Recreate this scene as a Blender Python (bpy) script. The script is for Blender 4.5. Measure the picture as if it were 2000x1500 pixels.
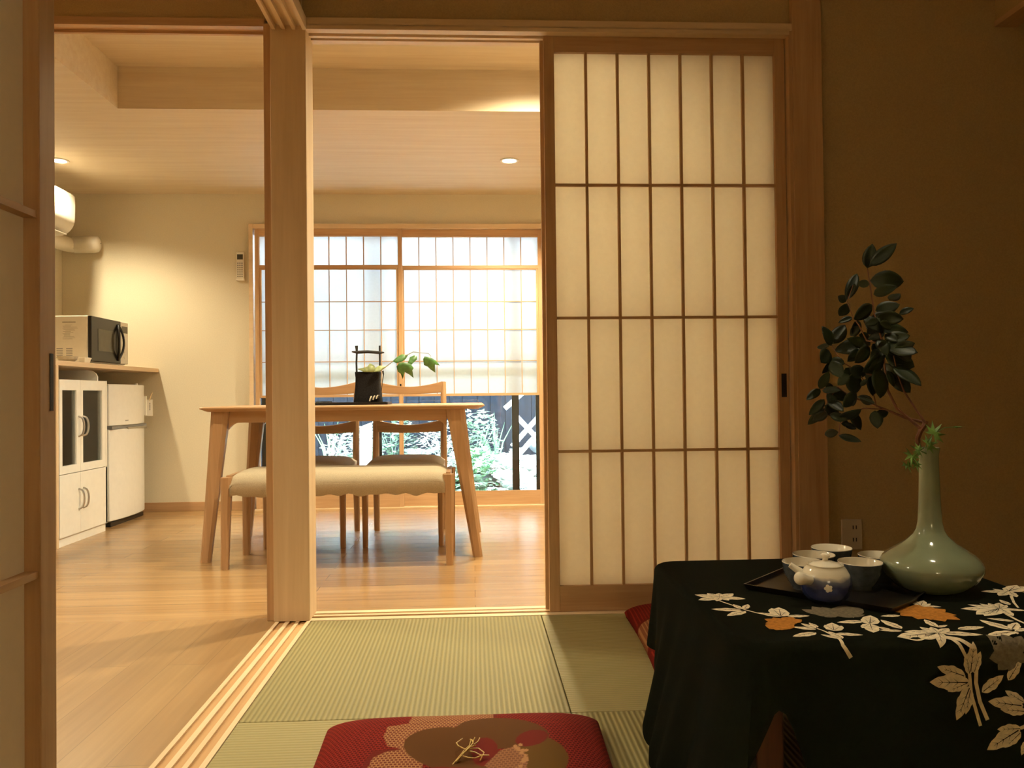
import bpy, math, random
import numpy as np
from mathutils import Vector, Matrix

for o in list(bpy.data.objects):
    bpy.data.objects.remove(o)
scene = bpy.context.scene
COL = scene.collection
rnd = random.Random(7)

# ------------------------------------------------------------------ camera
CAM_H = 0.82
_yaw, _pitch, _roll, FPX = math.radians(2.85), math.radians(0.75), math.radians(-0.62), 1530.0
_f = np.array([math.sin(_yaw) * math.cos(_pitch), math.cos(_yaw) * math.cos(_pitch), math.sin(_pitch)])
_r = np.array([math.cos(_yaw), -math.sin(_yaw), 0.0])
_u = np.cross(_r, _f)
_c, _s = math.cos(_roll), math.sin(_roll)
_r, _u = _c * _r + _s * _u, -_s * _r + _c * _u
cam_data = bpy.data.cameras.new('camera')
cam_data.sensor_width = 36.0
cam_data.lens = FPX / 2000.0 * 36.0
cam_data.clip_start = 0.02
cam = bpy.data.objects.new('camera', cam_data)
COL.objects.link(cam)
cam.matrix_world = Matrix(((_r[0], _u[0], -_f[0], 0), (_r[1], _u[1], -_f[1], 0), (_r[2], _u[2], -_f[2], CAM_H), (0, 0, 0, 1)))
scene.camera = cam

def _ray(x, y):
    return _f + _r * (x - 1000) / FPX - _u * (y - 750) / FPX
def at_y(x, y, Y):
    """the point of the plane at depth Y that was measured at a photo pixel"""
    d = _ray(x, y); t = Y / d[1]
    return Vector((d[0] * t, d[1] * t, CAM_H + d[2] * t))
def at_z(x, y, Z):
    d = _ray(x, y); t = (Z - CAM_H) / d[2]
    return Vector((d[0] * t, d[1] * t, CAM_H + d[2] * t))

# ------------------------------------------------------------------ sky, sun, exposure
SKY, SUN = 56.0, 34.0
LAMP = (1.0, 0.86, 0.57)
LDK_LAMP_W, TRAY_LAMP_W, DOOR_FILL_W, HALL_LAMP_W, REAR_FILL_W = 110.0, 270.0, 88.0, 24.0, 112.0
world = bpy.data.worlds.new('sky')
scene.world = world
world.use_nodes = True
wn = world.node_tree
wn.nodes['Background'].inputs[0].default_value = (0.72, 0.88, 1.0, 1)
wn.nodes['Background'].inputs[1].default_value = SKY
sun_data = bpy.data.lights.new('sun', 'SUN')
sun_data.energy = SUN
sun_data.angle = math.radians(2)
sun_data.color = (1.0, 0.97, 0.92)
sun = bpy.data.objects.new('sun', sun_data)
COL.objects.link(sun)
sun.rotation_euler = (math.radians(24), math.radians(-8), 0)
vs = scene.view_settings
scene.display_settings.display_device = 'sRGB'
vs.view_transform = 'Standard'
vs.look = 'None'
vs.gamma = 1.0
vs.use_curve_mapping = False
vs.exposure = 0.0

# ------------------------------------------------------------------ materials
def S(hexv):
    """sRGB 0-255 triple to linear"""
    return tuple(((c / 255) / 12.92 if c / 255 <= 0.04045 else ((c / 255 + 0.055) / 1.055) ** 2.4) for c in hexv)

def new_mat(name):
    m = bpy.data.materials.new(name)
    m.use_nodes = True
    nt = m.node_tree
    b = nt.nodes['Principled BSDF']
    return m, nt, b

def plain(name, col, rough=0.5, metal=0.0, noise=0.06, scale=30.0, bump=0.0, spec=0.5, coat=0.0):
    m, nt, b = new_mat(name)
    tc = nt.nodes.new('ShaderNodeTexCoord')
    n = nt.nodes.new('ShaderNodeTexNoise')
    n.inputs['Scale'].default_value = scale
    n.inputs['Detail'].default_value = 4
    nt.links.new(tc.outputs['Object'], n.inputs['Vector'])
    r = nt.nodes.new('ShaderNodeValToRGB')
    r.color_ramp.elements[0].position = 0.3
    r.color_ramp.elements[1].position = 0.7
    r.color_ramp.elements[0].color = tuple(c * (1 - noise) for c in col) + (1,)
    r.color_ramp.elements[1].color = tuple(min(1, c * (1 + noise)) for c in col) + (1,)
    nt.links.new(n.outputs['Fac'], r.inputs['Fac'])
    nt.links.new(r.outputs['Color'], b.inputs['Base Color'])
    b.inputs['Roughness'].default_value = rough
    b.inputs['Metallic'].default_value = metal
    b.inputs['Specular IOR Level'].default_value = spec
    b.inputs['Coat Weight'].default_value = coat
    if bump:
        bp = nt.nodes.new('ShaderNodeBump')
        bp.inputs['Strength'].default_value = bump
        bp.inputs['Distance'].default_value = 0.002
        nt.links.new(n.outputs['Fac'], bp.inputs['Height'])
        nt.links.new(bp.outputs['Normal'], b.inputs['Normal'])
    return m

def wood(name, light, dark, axis='Z', rough=0.45, fine=1.0, spec=0.35):
    """straight-grained timber, grain along one axis"""
    m, nt, b = new_mat(name)
    tc = nt.nodes.new('ShaderNodeTexCoord')
    mp = nt.nodes.new('ShaderNodeMapping')
    sc = {'X': (1.2, 26, 26), 'Y': (26, 1.2, 26), 'Z': (26, 26, 1.2)}[axis]
    mp.inputs['Scale'].default_value = tuple(v * fine for v in sc)
    nt.links.new(tc.outputs['Object'], mp.inputs['Vector'])
    n = nt.nodes.new('ShaderNodeTexNoise')
    n.inputs['Scale'].default_value = 1.0
    n.inputs['Detail'].default_value = 6
    n.inputs['Roughness'].default_value = 0.65
    n.inputs['Distortion'].default_value = 0.4
    nt.links.new(mp.outputs['Vector'], n.inputs['Vector'])
    n2 = nt.nodes.new('ShaderNodeTexNoise')
    n2.inputs['Scale'].default_value = 5.0
    n2.inputs['Detail'].default_value = 3
    nt.links.new(mp.outputs['Vector'], n2.inputs['Vector'])
    mx = nt.nodes.new('ShaderNodeMath'); mx.operation = 'MULTIPLY_ADD'
    mx.inputs[1].default_value = 0.35
    nt.links.new(n2.outputs['Fac'], mx.inputs[0])
    nt.links.new(n.outputs['Fac'], mx.inputs[2])
    r = nt.nodes.new('ShaderNodeValToRGB')
    r.color_ramp.elements[0].position = 0.45
    r.color_ramp.elements[1].position = 0.85
    r.color_ramp.elements[0].color = tuple(dark) + (1,)
    r.color_ramp.elements[1].color = tuple(light) + (1,)
    nt.links.new(mx.outputs[0], r.inputs['Fac'])
    nt.links.new(r.outputs['Color'], b.inputs['Base Color'])
    b.inputs['Roughness'].default_value = rough
    b.inputs['Specular IOR Level'].default_value = spec
    return m

def planks(name, axis, width, length, cols, rough):
    m, nt, b = new_mat(name)
    tc = nt.nodes.new('ShaderNodeTexCoord')
    mp = nt.nodes.new('ShaderNodeMapping')
    if axis == 'Y':
        mp.inputs['Rotation'].default_value = (0, 0, math.radians(90))
    nt.links.new(tc.outputs['Object'], mp.inputs['Vector'])
    br = nt.nodes.new('ShaderNodeTexBrick')
    br.offset = 0.37
    br.inputs['Scale'].default_value = 1.0
    br.inputs['Brick Width'].default_value = length
    br.inputs['Row Height'].default_value = width
    br.inputs['Mortar Size'].default_value = 0.0011
    br.inputs['Mortar Smooth'].default_value = 0.4
    br.inputs['Bias'].default_value = 0.0
    br.inputs['Color1'].default_value = tuple(cols[0]) + (1,)
    br.inputs['Color2'].default_value = tuple(cols[1]) + (1,)
    br.inputs['Mortar'].default_value = tuple(cols[2]) + (1,)
    nt.links.new(mp.outputs['Vector'], br.inputs['Vector'])
    mp2 = nt.nodes.new('ShaderNodeMapping')
    mp2.inputs['Scale'].default_value = (1.5, 40, 1)
    nt.links.new(mp.outputs['Vector'], mp2.inputs['Vector'])
    n = nt.nodes.new('ShaderNodeTexNoise')
    n.inputs['Scale'].default_value = 1.0
    n.inputs['Detail'].default_value = 5
    nt.links.new(mp2.outputs['Vector'], n.inputs['Vector'])
    rr = nt.nodes.new('ShaderNodeValToRGB')
    rr.color_ramp.elements[0].position = 0.25
    rr.color_ramp.elements[0].color = (0.80, 0.76, 0.70, 1)
    rr.color_ramp.elements[1].position = 0.75
    rr.color_ramp.elements[1].color = (1.08, 1.08, 1.08, 1)
    nt.links.new(n.outputs['Fac'], rr.inputs['Fac'])
    mix = nt.nodes.new('ShaderNodeMix'); mix.data_type = 'RGBA'; mix.blend_type = 'MULTIPLY'
    mix.inputs['Factor'].default_value = 1.0
    nt.links.new(br.outputs['Color'], mix.inputs['A'])
    nt.links.new(rr.outputs['Color'], mix.inputs['B'])
    nt.links.new(mix.outputs['Result'], b.inputs['Base Color'])
    b.inputs['Roughness'].default_value = rough
    b.inputs['Specular IOR Level'].default_value = 0.85
    bp = nt.nodes.new('ShaderNodeBump')
    bp.inputs['Strength'].default_value = 0.10
    bp.inputs['Distance'].default_value = 0.001
    bp.invert = True
    nt.links.new(br.outputs['Fac'], bp.inputs['Height'])
    nt.links.new(bp.outputs['Normal'], b.inputs['Normal'])
    return m

def tatami(name, axis, light, dark):
    """woven rush: ribs that run along one axis"""
    m, nt, b = new_mat(name)
    tc = nt.nodes.new('ShaderNodeTexCoord')
    w = nt.nodes.new('ShaderNodeTexWave')
    w.wave_type = 'BANDS'
    w.bands_direction = 'X' if axis == 'Y' else 'Y'
    w.wave_profile = 'SIN'
    w.inputs['Scale'].default_value = 2 * math.pi / (20 * 0.0136)
    w.inputs['Distortion'].default_value = 0.15
    w.inputs['Detail Scale'].default_value = 3
    nt.links.new(tc.outputs['Object'], w.inputs['Vector'])
    mp = nt.nodes.new('ShaderNodeMapping')
    mp.inputs['Scale'].default_value = (420, 60, 1) if axis == 'Y' else (60, 420, 1)
    nt.links.new(tc.outputs['Object'], mp.inputs['Vector'])
    n = nt.nodes.new('ShaderNodeTexNoise')
    n.inputs['Scale'].default_value = 1.0
    n.inputs['Detail'].default_value = 3
    nt.links.new(mp.outputs['Vector'], n.inputs['Vector'])
    mm = nt.nodes.new('ShaderNodeMath'); mm.operation = 'MULTIPLY_ADD'
    mm.inputs[1].default_value = 0.35
    nt.links.new(n.outputs['Fac'], mm.inputs[0])
    m2 = nt.nodes.new('ShaderNodeMath'); m2.operation = 'MULTIPLY'
    m2.inputs[1].default_value = 0.75
    nt.links.new(w.outputs['Fac'], m2.inputs[0])
    nt.links.new(m2.outputs[0], mm.inputs[2])
    r = nt.nodes.new('ShaderNodeValToRGB')
    r.color_ramp.elements[0].position = 0.1
    r.color_ramp.elements[1].position = 0.8
    r.color_ramp.elements[0].color = tuple(dark) + (1,)
    r.color_ramp.elements[1].color = tuple(light) + (1,)
    nt.links.new(mm.outputs[0], r.inputs['Fac'])
    nt.links.new(r.outputs['Color'], b.inputs['Base Color'])
    b.inputs['Roughness'].default_value = 0.6
    b.inputs['Specular IOR Level'].default_value = 0.3
    bp = nt.nodes.new('ShaderNodeBump')
    bp.inputs['Strength'].default_value = 0.55
    bp.inputs['Distance'].default_value = 0.003
    nt.links.new(w.outputs['Fac'], bp.inputs['Height'])
    nt.links.new(bp.outputs['Normal'], b.inputs['Normal'])
    return m

def paper(name, col, trans=0.6):
    m, nt, b = new_mat(name)
    nt.nodes.remove(b)
    out = nt.nodes['Material Output']
    d = nt.nodes.new('ShaderNodeBsdfDiffuse')
    t = nt.nodes.new('ShaderNodeBsdfTranslucent')
    tc = nt.nodes.new('ShaderNodeTexCoord')
    n = nt.nodes.new('ShaderNodeTexNoise')
    n.inputs['Scale'].default_value = 60
    n.inputs['Detail'].default_value = 5
    nt.links.new(tc.outputs['Object'], n.inputs['Vector'])
    r = nt.nodes.new('ShaderNodeValToRGB')
    r.color_ramp.elements[0].color = tuple(c * 0.93 for c in col) + (1,)
    r.color_ramp.elements[1].color = tuple(col) + (1,)
    nt.links.new(n.outputs['Fac'], r.inputs['Fac'])
    nt.links.new(r.outputs['Color'], d.inputs['Color'])
    nt.links.new(r.outputs['Color'], t.inputs['Color'])
    mx = nt.nodes.new('ShaderNodeMixShader')
    mx.inputs[0].default_value = trans
    nt.links.new(d.outputs[0], mx.inputs[1])
    nt.links.new(t.outputs[0], mx.inputs[2])
    nt.links.new(mx.outputs[0], out.inputs['Surface'])
    return m

def glass(name, tint=(0.97, 0.99, 1.0)):
    m, nt, b = new_mat(name)
    nt.nodes.remove(b)
    out = nt.nodes['Material Output']
    t = nt.nodes.new('ShaderNodeBsdfTransparent')
    t.inputs['Color'].default_value = tint + (1,)
    g = nt.nodes.new('ShaderNodeBsdfGlossy')
    g.inputs['Roughness'].default_value = 0.02
    fr = nt.nodes.new('ShaderNodeFresnel')
    fr.inputs['IOR'].default_value = 1.45
    mx = nt.nodes.new('ShaderNodeMixShader')
    nt.links.new(fr.outputs[0], mx.inputs[0])
    nt.links.new(t.outputs[0], mx.inputs[1])
    nt.links.new(g.outputs[0], mx.inputs[2])
    nt.links.new(mx.outputs[0], out.inputs['Surface'])
    return m

def glow(name, col, strength):
    m, nt, b = new_mat(name)
    b.inputs['Base Color'].default_value = (1, 1, 1, 1)
    b.inputs['Emission Color'].default_value = tuple(col) + (1,)
    b.inputs['Emission Strength'].default_value = strength
    return m

M = {}
HL, HD = (0.76, 0.58, 0.38), (0.66, 0.48, 0.29)
for ax in 'XYZ':
    M['hinoki' + ax] = wood('hinoki_grain_' + ax.lower(), HL, HD, ax, 0.5, .7)
    M['frame' + ax] = wood('shoji_frame_grain_' + ax.lower(), (0.58, 0.37, 0.20), (0.45, 0.26, 0.125), ax, 0.45)
    M['oak' + ax] = wood('oak_grain_' + ax.lower(), (0.47, 0.285, 0.15), (0.36, 0.205, 0.095), ax, 0.38)
M['ceilX'] = wood('ceiling_veneer', (0.73, 0.62, 0.45), (0.65, 0.52, 0.36), 'X', 0.55, 0.9)
M['groove'] = wood('groove_bottom', (0.55, 0.33, 0.15), (0.45, 0.25, 0.10), 'Y', 0.6)
M['grooveX'] = wood('groove_bottom_x', (0.42, 0.24, 0.10), (0.34, 0.18, 0.07), 'X', 0.6)
M['floorX'] = planks('oak_floor_across', 'X', 0.118, 1.8, ((0.40, 0.245, 0.11), (0.35, 0.205, 0.087), (0.18, 0.10, 0.04)), 0.26)
M['floorY'] = planks('oak_floor_along', 'Y', 0.118, 1.8, ((0.36, 0.22, 0.092), (0.32, 0.185, 0.075), (0.18, 0.10, 0.04)), 0.33)
M['tatY'] = tatami('tatami_ribs_along', 'Y', (0.31, 0.265, 0.115), (0.19, 0.16, 0.06))
M['tatX'] = tatami('tatami_ribs_across', 'X', (0.345, 0.295, 0.135), (0.285, 0.245, 0.105))
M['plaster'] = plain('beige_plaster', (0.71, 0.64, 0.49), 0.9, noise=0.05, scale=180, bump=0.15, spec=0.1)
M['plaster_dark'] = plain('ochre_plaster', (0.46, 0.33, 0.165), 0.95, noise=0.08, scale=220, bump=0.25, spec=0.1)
M['paper'] = paper('shoji_paper', (0.95, 0.91, 0.83), 0.70)
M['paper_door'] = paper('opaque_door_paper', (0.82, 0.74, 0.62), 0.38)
M['paper_win'] = paper('window_paper', (0.96, 0.96, 0.95), 0.80)
M['glass'] = glass('clear_glass')
M['white'] = plain('white_melamine', (0.88, 0.86, 0.80), 0.35, noise=0.02)
M['white_gloss'] = plain('white_enamel', (0.82, 0.81, 0.77), 0.22, noise=0.02)
M['plastic'] = plain('white_plastic', (0.80, 0.76, 0.66), 0.4, noise=0.02)
M['grey'] = plain('grey_plastic', (0.25, 0.25, 0.25), 0.4)
M['steel'] = plain('brushed_steel', (0.55, 0.53, 0.50), 0.3, metal=1.0)
M['black'] = plain('black_plastic', (0.012, 0.012, 0.012), 0.25)
M['blackmat'] = plain('black_metal', (0.012, 0.010, 0.009), 0.6)
M['darkglass'] = plain('dark_glass', (0.075, 0.068, 0.045), 0.12)
M['linen'] = plain('linen_cover', (0.46, 0.39, 0.28), 0.95, noise=0.10, scale=260, bump=0.3, spec=0.05)
M['linen_grey'] = plain('grey_linen', (0.50, 0.45, 0.38), 0.95, noise=0.10, scale=260, bump=0.3, spec=0.05)
M['basket'] = plain('black_woven_bamboo', (0.008, 0.007, 0.007), 0.8, noise=0.5, scale=160, bump=0.8, spec=0.15)
M['lacquer'] = plain('black_lacquer', (0.008, 0.006, 0.005), 0.30, spec=0.3)
M['ivory'] = plain('ivory_stripe', (0.62, 0.55, 0.42), 0.5)
M['ivy'] = plain('ivy_leaf', (0.06, 0.16, 0.035), 0.45, noise=0.35, scale=40)
M['ivy_pale'] = plain('pale_ivy_leaf', (0.22, 0.26, 0.10), 0.5, noise=0.3, scale=60)
M['ivystem'] = plain('ivy_stem', (0.30, 0.27, 0.18), 0.6)
M['camellia'] = plain('camellia_leaf', (0.008, 0.013, 0.003), 0.45, noise=0.4, scale=18, spec=0.22)
M['twig'] = plain('brown_twig', (0.16, 0.06, 0.025), 0.7, noise=0.3, scale=80)
M['maple'] = plain('maple_leaf', (0.10, 0.20, 0.03), 0.55, noise=0.3, scale=40)
M['celadon'] = plain('celadon_glaze', (0.215, 0.255, 0.165), 0.12, noise=0.10, scale=14, spec=0.6, coat=0.4)
M['cloth'] = plain('black_green_cloth', (0.0045, 0.0058, 0.003), 0.9, noise=0.2, scale=120, spec=0.05)
M['dye_white'] = plain('undyed_motif', (0.86, 0.74, 0.53), 0.9, noise=0.15, scale=90, spec=0.1)
M['dye_orange'] = plain('orange_motif', (0.46, 0.19, 0.035), 0.9, noise=0.25, scale=160, spec=0.1)
M['dye_grey'] = plain('grey_motif', (0.17, 0.14, 0.095), 0.9, noise=0.25, scale=160, spec=0.1)
M['tablewood'] = wood('dark_table_wood', (0.09, 0.028, 0.014), (0.055, 0.017, 0.009), 'Z', 0.45)
M['porcelain'] = plain('cream_porcelain', (0.84, 0.79, 0.67), 0.12, noise=0.02, coat=0.3)
M['bluegrey'] = plain('blue_grey_glaze', (0.085, 0.10, 0.115), 0.18, noise=0.3, scale=60)
M['gold'] = plain('gold_thread', (0.62, 0.42, 0.10), 0.5, noise=0.2, scale=200)
M['stoneware'] = plain('grey_stoneware', (0.42, 0.37, 0.28), 0.7, noise=0.15, scale=60)
M['card'] = plain('white_card', (0.85, 0.83, 0.78), 0.7, noise=0.02)
M['cork'] = plain('tan_paper_pouch', (0.62, 0.45, 0.26), 0.8)
M['fence'] = plain('dark_stained_board', (0.0055, 0.0075, 0.0108), 0.9, noise=0.35, scale=25, spec=0.05)
M['lattice'] = plain('weathered_white_batten', (0.26, 0.26, 0.25), 0.8, noise=0.15)
M['soil'] = plain('grey_gravel', (0.14, 0.155, 0.155), 0.95, noise=0.5, scale=70, bump=1.0)
M['stone'] = plain('pale_stone', (0.26, 0.26, 0.25), 0.9, noise=0.2, scale=14, bump=0.6)
M['stone_blue'] = plain('blue_grey_stone', (0.13, 0.16, 0.18), 0.9, noise=0.3, scale=14, bump=0.6)
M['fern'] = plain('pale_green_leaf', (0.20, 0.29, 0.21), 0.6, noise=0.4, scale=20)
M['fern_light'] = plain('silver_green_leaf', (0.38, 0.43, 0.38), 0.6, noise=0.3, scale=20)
M['moss'] = plain('green_moss', (0.12, 0.26, 0.12), 0.95, noise=0.5, scale=60, bump=1.0)
M['bronze'] = plain('dark_bronze_sash', (0.035, 0.032, 0.022), 0.5)
M['bulb'] = glow('lit_lamp', (1.0, 0.82, 0.55), 30.0)
M['ink'] = plain('grey_print', (0.30, 0.27, 0.20), 0.8)
M['outletw'] = plain('outlet_plate', (0.55, 0.46, 0.34), 0.5, noise=0.02)

def teapot_glaze():
    """white glaze above, cobalt below, with a soft uneven border"""
    m, nt, b = new_mat('cobalt_dipped_glaze')
    tc = nt.nodes.new('ShaderNodeTexCoord')
    sp = nt.nodes.new('ShaderNodeSeparateXYZ')
    nt.links.new(tc.outputs['Object'], sp.inputs[0])
    n = nt.nodes.new('ShaderNodeTexNoise'); n.inputs['Scale'].default_value = 28
    nt.links.new(tc.outputs['Object'], n.inputs['Vector'])
    a = nt.nodes.new('ShaderNodeMath'); a.operation = 'MULTIPLY_ADD'
    a.inputs[1].default_value = 0.018
    nt.links.new(n.outputs['Fac'], a.inputs[0]); nt.links.new(sp.outputs['Z'], a.inputs[2])
    mr = nt.nodes.new('ShaderNodeMapRange')
    mr.inputs['From Min'].default_value = 0.046; mr.inputs['From Max'].default_value = 0.066
    nt.links.new(a.outputs[0], mr.inputs['Value'])
    r = nt.nodes.new('ShaderNodeValToRGB')
    r.color_ramp.elements[0].color = (0.022, 0.030, 0.10, 1)
    r.color_ramp.elements[1].color = (0.76, 0.70, 0.56, 1)
    e = r.color_ramp.elements.new(0.55); e.color = (0.12, 0.14, 0.20, 1)
    nt.links.new(mr.outputs[0], r.inputs['Fac'])
    nt.links.new(r.outputs['Color'], b.inputs['Base Color'])
    b.inputs['Roughness'].default_value = 0.12
    b.inputs['Coat Weight'].default_value = 0.4
    return m
M['teapot'] = teapot_glaze()

def cushion_mat():
    """figured silk: the woven colours come from the mesh, a hexagon weave is laid over them"""
    m, nt, b = new_mat('figured_red_silk')
    at = nt.nodes.new('ShaderNodeAttribute'); at.attribute_name = 'weave'
    am = nt.nodes.new('ShaderNodeAttribute'); am.attribute_name = 'lattice'
    ar = nt.nodes.new('ShaderNodeAttribute'); ar.attribute_name = 'damask'
    tc = nt.nodes.new('ShaderNodeTexCoord')
    mp = nt.nodes.new('ShaderNodeMapping')
    mp.inputs['Scale'].default_value = (120, 104, 0)
    nt.links.new(tc.outputs['Object'], mp.inputs['Vector'])
    # offset rows of dots: brick texture with square cells
    br = nt.nodes.new('ShaderNodeTexBrick')
    br.inputs['Scale'].default_value = 1
    br.inputs['Brick Width'].default_value = 1.0
    br.inputs['Row Height'].default_value = 1.0
    br.inputs['Mortar Size'].default_value = 0.22
    br.inputs['Mortar Smooth'].default_value = 0.6
    br.offset = 0.5
    nt.links.new(mp.outputs['Vector'], br.inputs['Vector'])
    inv = nt.nodes.new('ShaderNodeMath'); inv.operation = 'SUBTRACT'; inv.inputs[0].default_value = 1.0
    nt.links.new(br.outputs['Fac'], inv.inputs[1])
    f1 = nt.nodes.new('ShaderNodeMath'); f1.operation = 'MULTIPLY'
    nt.links.new(inv.outputs[0], f1.inputs[0]); nt.links.new(am.outputs['Fac'], f1.inputs[1])
    mx = nt.nodes.new('ShaderNodeMix'); mx.data_type = 'RGBA'
    nt.links.new(f1.outputs[0], mx.inputs['Factor'])
    nt.links.new(at.outputs['Color'], mx.inputs['A'])
    mx.inputs['B'].default_value = (0.15, 0.035, 0.018, 1)
    f2 = nt.nodes.new('ShaderNodeMath'); f2.operation = 'MULTIPLY'
    nt.links.new(inv.outputs[0], f2.inputs[0]); nt.links.new(ar.outputs['Fac'], f2.inputs[1])
    mx2 = nt.nodes.new('ShaderNodeMix'); mx2.data_type = 'RGBA'; mx2.blend_type = 'MULTIPLY'
    nt.links.new(f2.outputs[0], mx2.inputs['Factor'])
    nt.links.new(mx.outputs['Result'], mx2.inputs['A'])
    mx2.inputs['B'].default_value = (0.42, 0.30, 0.35, 1)
    nt.links.new(mx2.outputs['Result'], b.inputs['Base Color'])
    b.inputs['Roughness'].default_value = 0.8
    b.inputs['Specular IOR Level'].default_value = 0.06
    bp = nt.nodes.new('ShaderNodeBump')
    bp.inputs['Strength'].default_value = 0.5; bp.inputs['Distance'].default_value = 0.0015
    nt.links.new(f2.outputs[0], bp.inputs['Height'])
    nt.links.new(bp.outputs['Normal'], b.inputs['Normal'])
    return m
M['cushion'] = cushion_mat()

# ------------------------------------------------------------------ mesh helper
class MB:
    def __init__(self):
        self.v, self.f, self.mi = [], [], []
        self.cur = 0
    def use(self, i):
        self.cur = i; return self
    def add(self, verts, faces):
        o = len(self.v)
        self.v += [tuple(p) for p in verts]
        self.f += [tuple(i + o for i in fc) for fc in faces]
        self.mi += [self.cur] * len(faces)
        return self
    def box(self, x0, x1, y0, y1, z0, z1):
        return self.hexa([(x0, y0, z0), (x1, y0, z0), (x1, y1, z0), (x0, y1, z0)],
                         [(x0, y0, z1), (x1, y0, z1), (x1, y1, z1), (x0, y1, z1)])
    def hexa(self, bot, top):
        return self.add(list(bot) + list(top), [(3, 2, 1, 0), (4, 5, 6, 7), (0, 1, 5, 4), (1, 2, 6, 5), (2, 3, 7, 6), (3, 0, 4, 7)])
    def prism(self, poly, axis, a, b):
        """extrude a 2-D outline (given in the two other axes, in order) along an axis"""
        def p3(q, t):
            if axis == 'X': return (t, q[0], q[1])
            if axis == 'Y': return (q[0], t, q[1])
            return (q[0], q[1], t)
        n = len(poly)
        vs_ = [p3(q, a) for q in poly] + [p3(q, b) for q in poly]
        fs = [tuple(range(n - 1, -1, -1)), tuple(range(n, 2 * n))] + [(i, (i + 1) % n, n + (i + 1) % n, n + i) for i in range(n)]
        return self.add(vs_, fs)
    def tube(self, pts, rad, n=8, cap=True, flat=1.0):
        pts = [Vector(p) for p in pts]
        if not hasattr(rad, '__len__'): rad = [rad] * len(pts)
        rings = []; up = None
        for i, p in enumerate(pts):
            d = (pts[min(i + 1, len(pts) - 1)] - pts[max(i - 1, 0)]).normalized()
            if up is None:
                up = Vector((0, 0, 1)) if abs(d.z) < 0.9 else Vector((1, 0, 0))
            s = d.cross(up)
            if s.length < 1e-5: s = d.orthogonal()
            s.normalize(); up = s.cross(d).normalized()
            rings.append([p + (s * math.cos(2 * math.pi * k / n) + up * flat * math.sin(2 * math.pi * k / n)) * rad[i] for k in range(n)])
        vs_ = [q for r_ in rings for q in r_]
        fs = []
        for i in range(len(pts) - 1):
            for k in range(n):
                a = i * n + k; b = i * n + (k + 1) % n
                fs.append((a, b, b + n, a + n))
        if cap:
            fs.append(tuple(range(n - 1, -1, -1)))
            fs.append(tuple((len(pts) - 1) * n + k for k in range(n)))
        return self.add(vs_, fs)
    def lathe(self, prof, c=(0, 0, 0), n=40):
        """profile of (radius, height); radius 0 closes to a point"""
        vs_, fs, idx = [], [], []
        for r_, z in prof:
            if r_ <= 1e-6:
                idx.append([len(vs_)] * n); vs_.append((c[0], c[1], c[2] + z))
            else:
                idx.append([len(vs_) + k for k in range(n)])
                vs_ += [(c[0] + r_ * math.cos(2 * math.pi * k / n), c[1] + r_ * math.sin(2 * math.pi * k / n), c[2] + z) for k in range(n)]
        for a, b in zip(idx[:-1], idx[1:]):
            for k in range(n):
                q = [a[k], a[(k + 1) % n], b[(k + 1) % n], b[k]]
                q2 = []
                for t in q:
                    if t not in q2: q2.append(t)
                if len(q2) > 2: fs.append(tuple(q2))
        return self.add(vs_, fs)
    def build(self, name, mats, parent=None, bevel=0.0, smooth=False, origin=None, seg=2, angle=35):
        org = Vector(origin) if origin is not None else Vector((0, 0, 0))
        if parent is not None and origin is None:
            org = root_loc(parent)
        me = bpy.data.meshes.new(name)
        me.from_pydata([tuple(Vector(p) - org) for p in self.v], [], self.f)
        if not isinstance(mats, (list, tuple)): mats = [mats]
        for m in mats: me.materials.append(m)
        me.polygons.foreach_set('material_index', [min(i, len(mats) - 1) for i in self.mi])
        me.validate()
        o = bpy.data.objects.new(name, me)
        COL.objects.link(o)
        if parent is not None:
            o.parent = parent
        elif origin is not None:
            o.location = org
        if smooth:
            me.shade_smooth()
            me.set_sharp_from_angle(angle=math.radians(angle))
        if bevel:
            b = o.modifiers.new('bevel', 'BEVEL')
            b.width = bevel; b.segments = seg; b.limit_method = 'ANGLE'; b.angle_limit = math.radians(40)
            if not smooth:
                b.harden_normals = False
        return o

def root_loc(o):
    while o.parent is not None: o = o.parent
    return Vector(o.location)

def tag(o, label=None, cat=None, group=None, kind=None):
    if label: o['label'] = label
    if cat: o['category'] = cat
    if group: o['group'] = group
    if kind: o['kind'] = kind
    return o
def thing(name, label, cat, loc, group=None):
    o = bpy.data.objects.new(name, None)
    o.empty_display_size = 0.05
    COL.objects.link(o); o.location = loc
    return tag(o, label, cat, group)
def struct(o):
    o['kind'] = 'structure'; return o
def copy_tree(o, parent=None):
    c = o.copy(); COL.objects.link(c)
    if parent is not None: c.parent = parent
    for ch in list(o.children): copy_tree(ch, c)
    return c
def box(name, mat, *b, **k):
    return MB().box(*b).build(name, mat, **k)

# ------------------------------------------------------------------ shell of the rooms
XL, XR = -2.957, 1.40           # dining room
YB = 5.80                       # back wall face
YP = 2.905                      # partition face towards the mats
CE = 2.305                      # low dining room ceiling
struct(box('floor', M['floorX'], XL - .1, XR + .1, 2.955, 5.95, -.06, 0))
struct(box('floor', M['floorY'], -4.65, -.727, -1.1, 2.955, -.06, 0))
struct(box('floor', M['tatX'], -.601, 2.75, -1.1, 1.14, -.06, 0))
struct(box('floor', M['tatX'], -.601, 2.75, 1.14, YP, -.06, -.034))
struct(box('floor', M['tatX'], 1.09, 2.75, 1.14, 2.93, -.034, 0))
struct(box('floor', M['floorX'], -4.75, 2.9, -1.25, 5.95, -.14, -.06))

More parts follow.
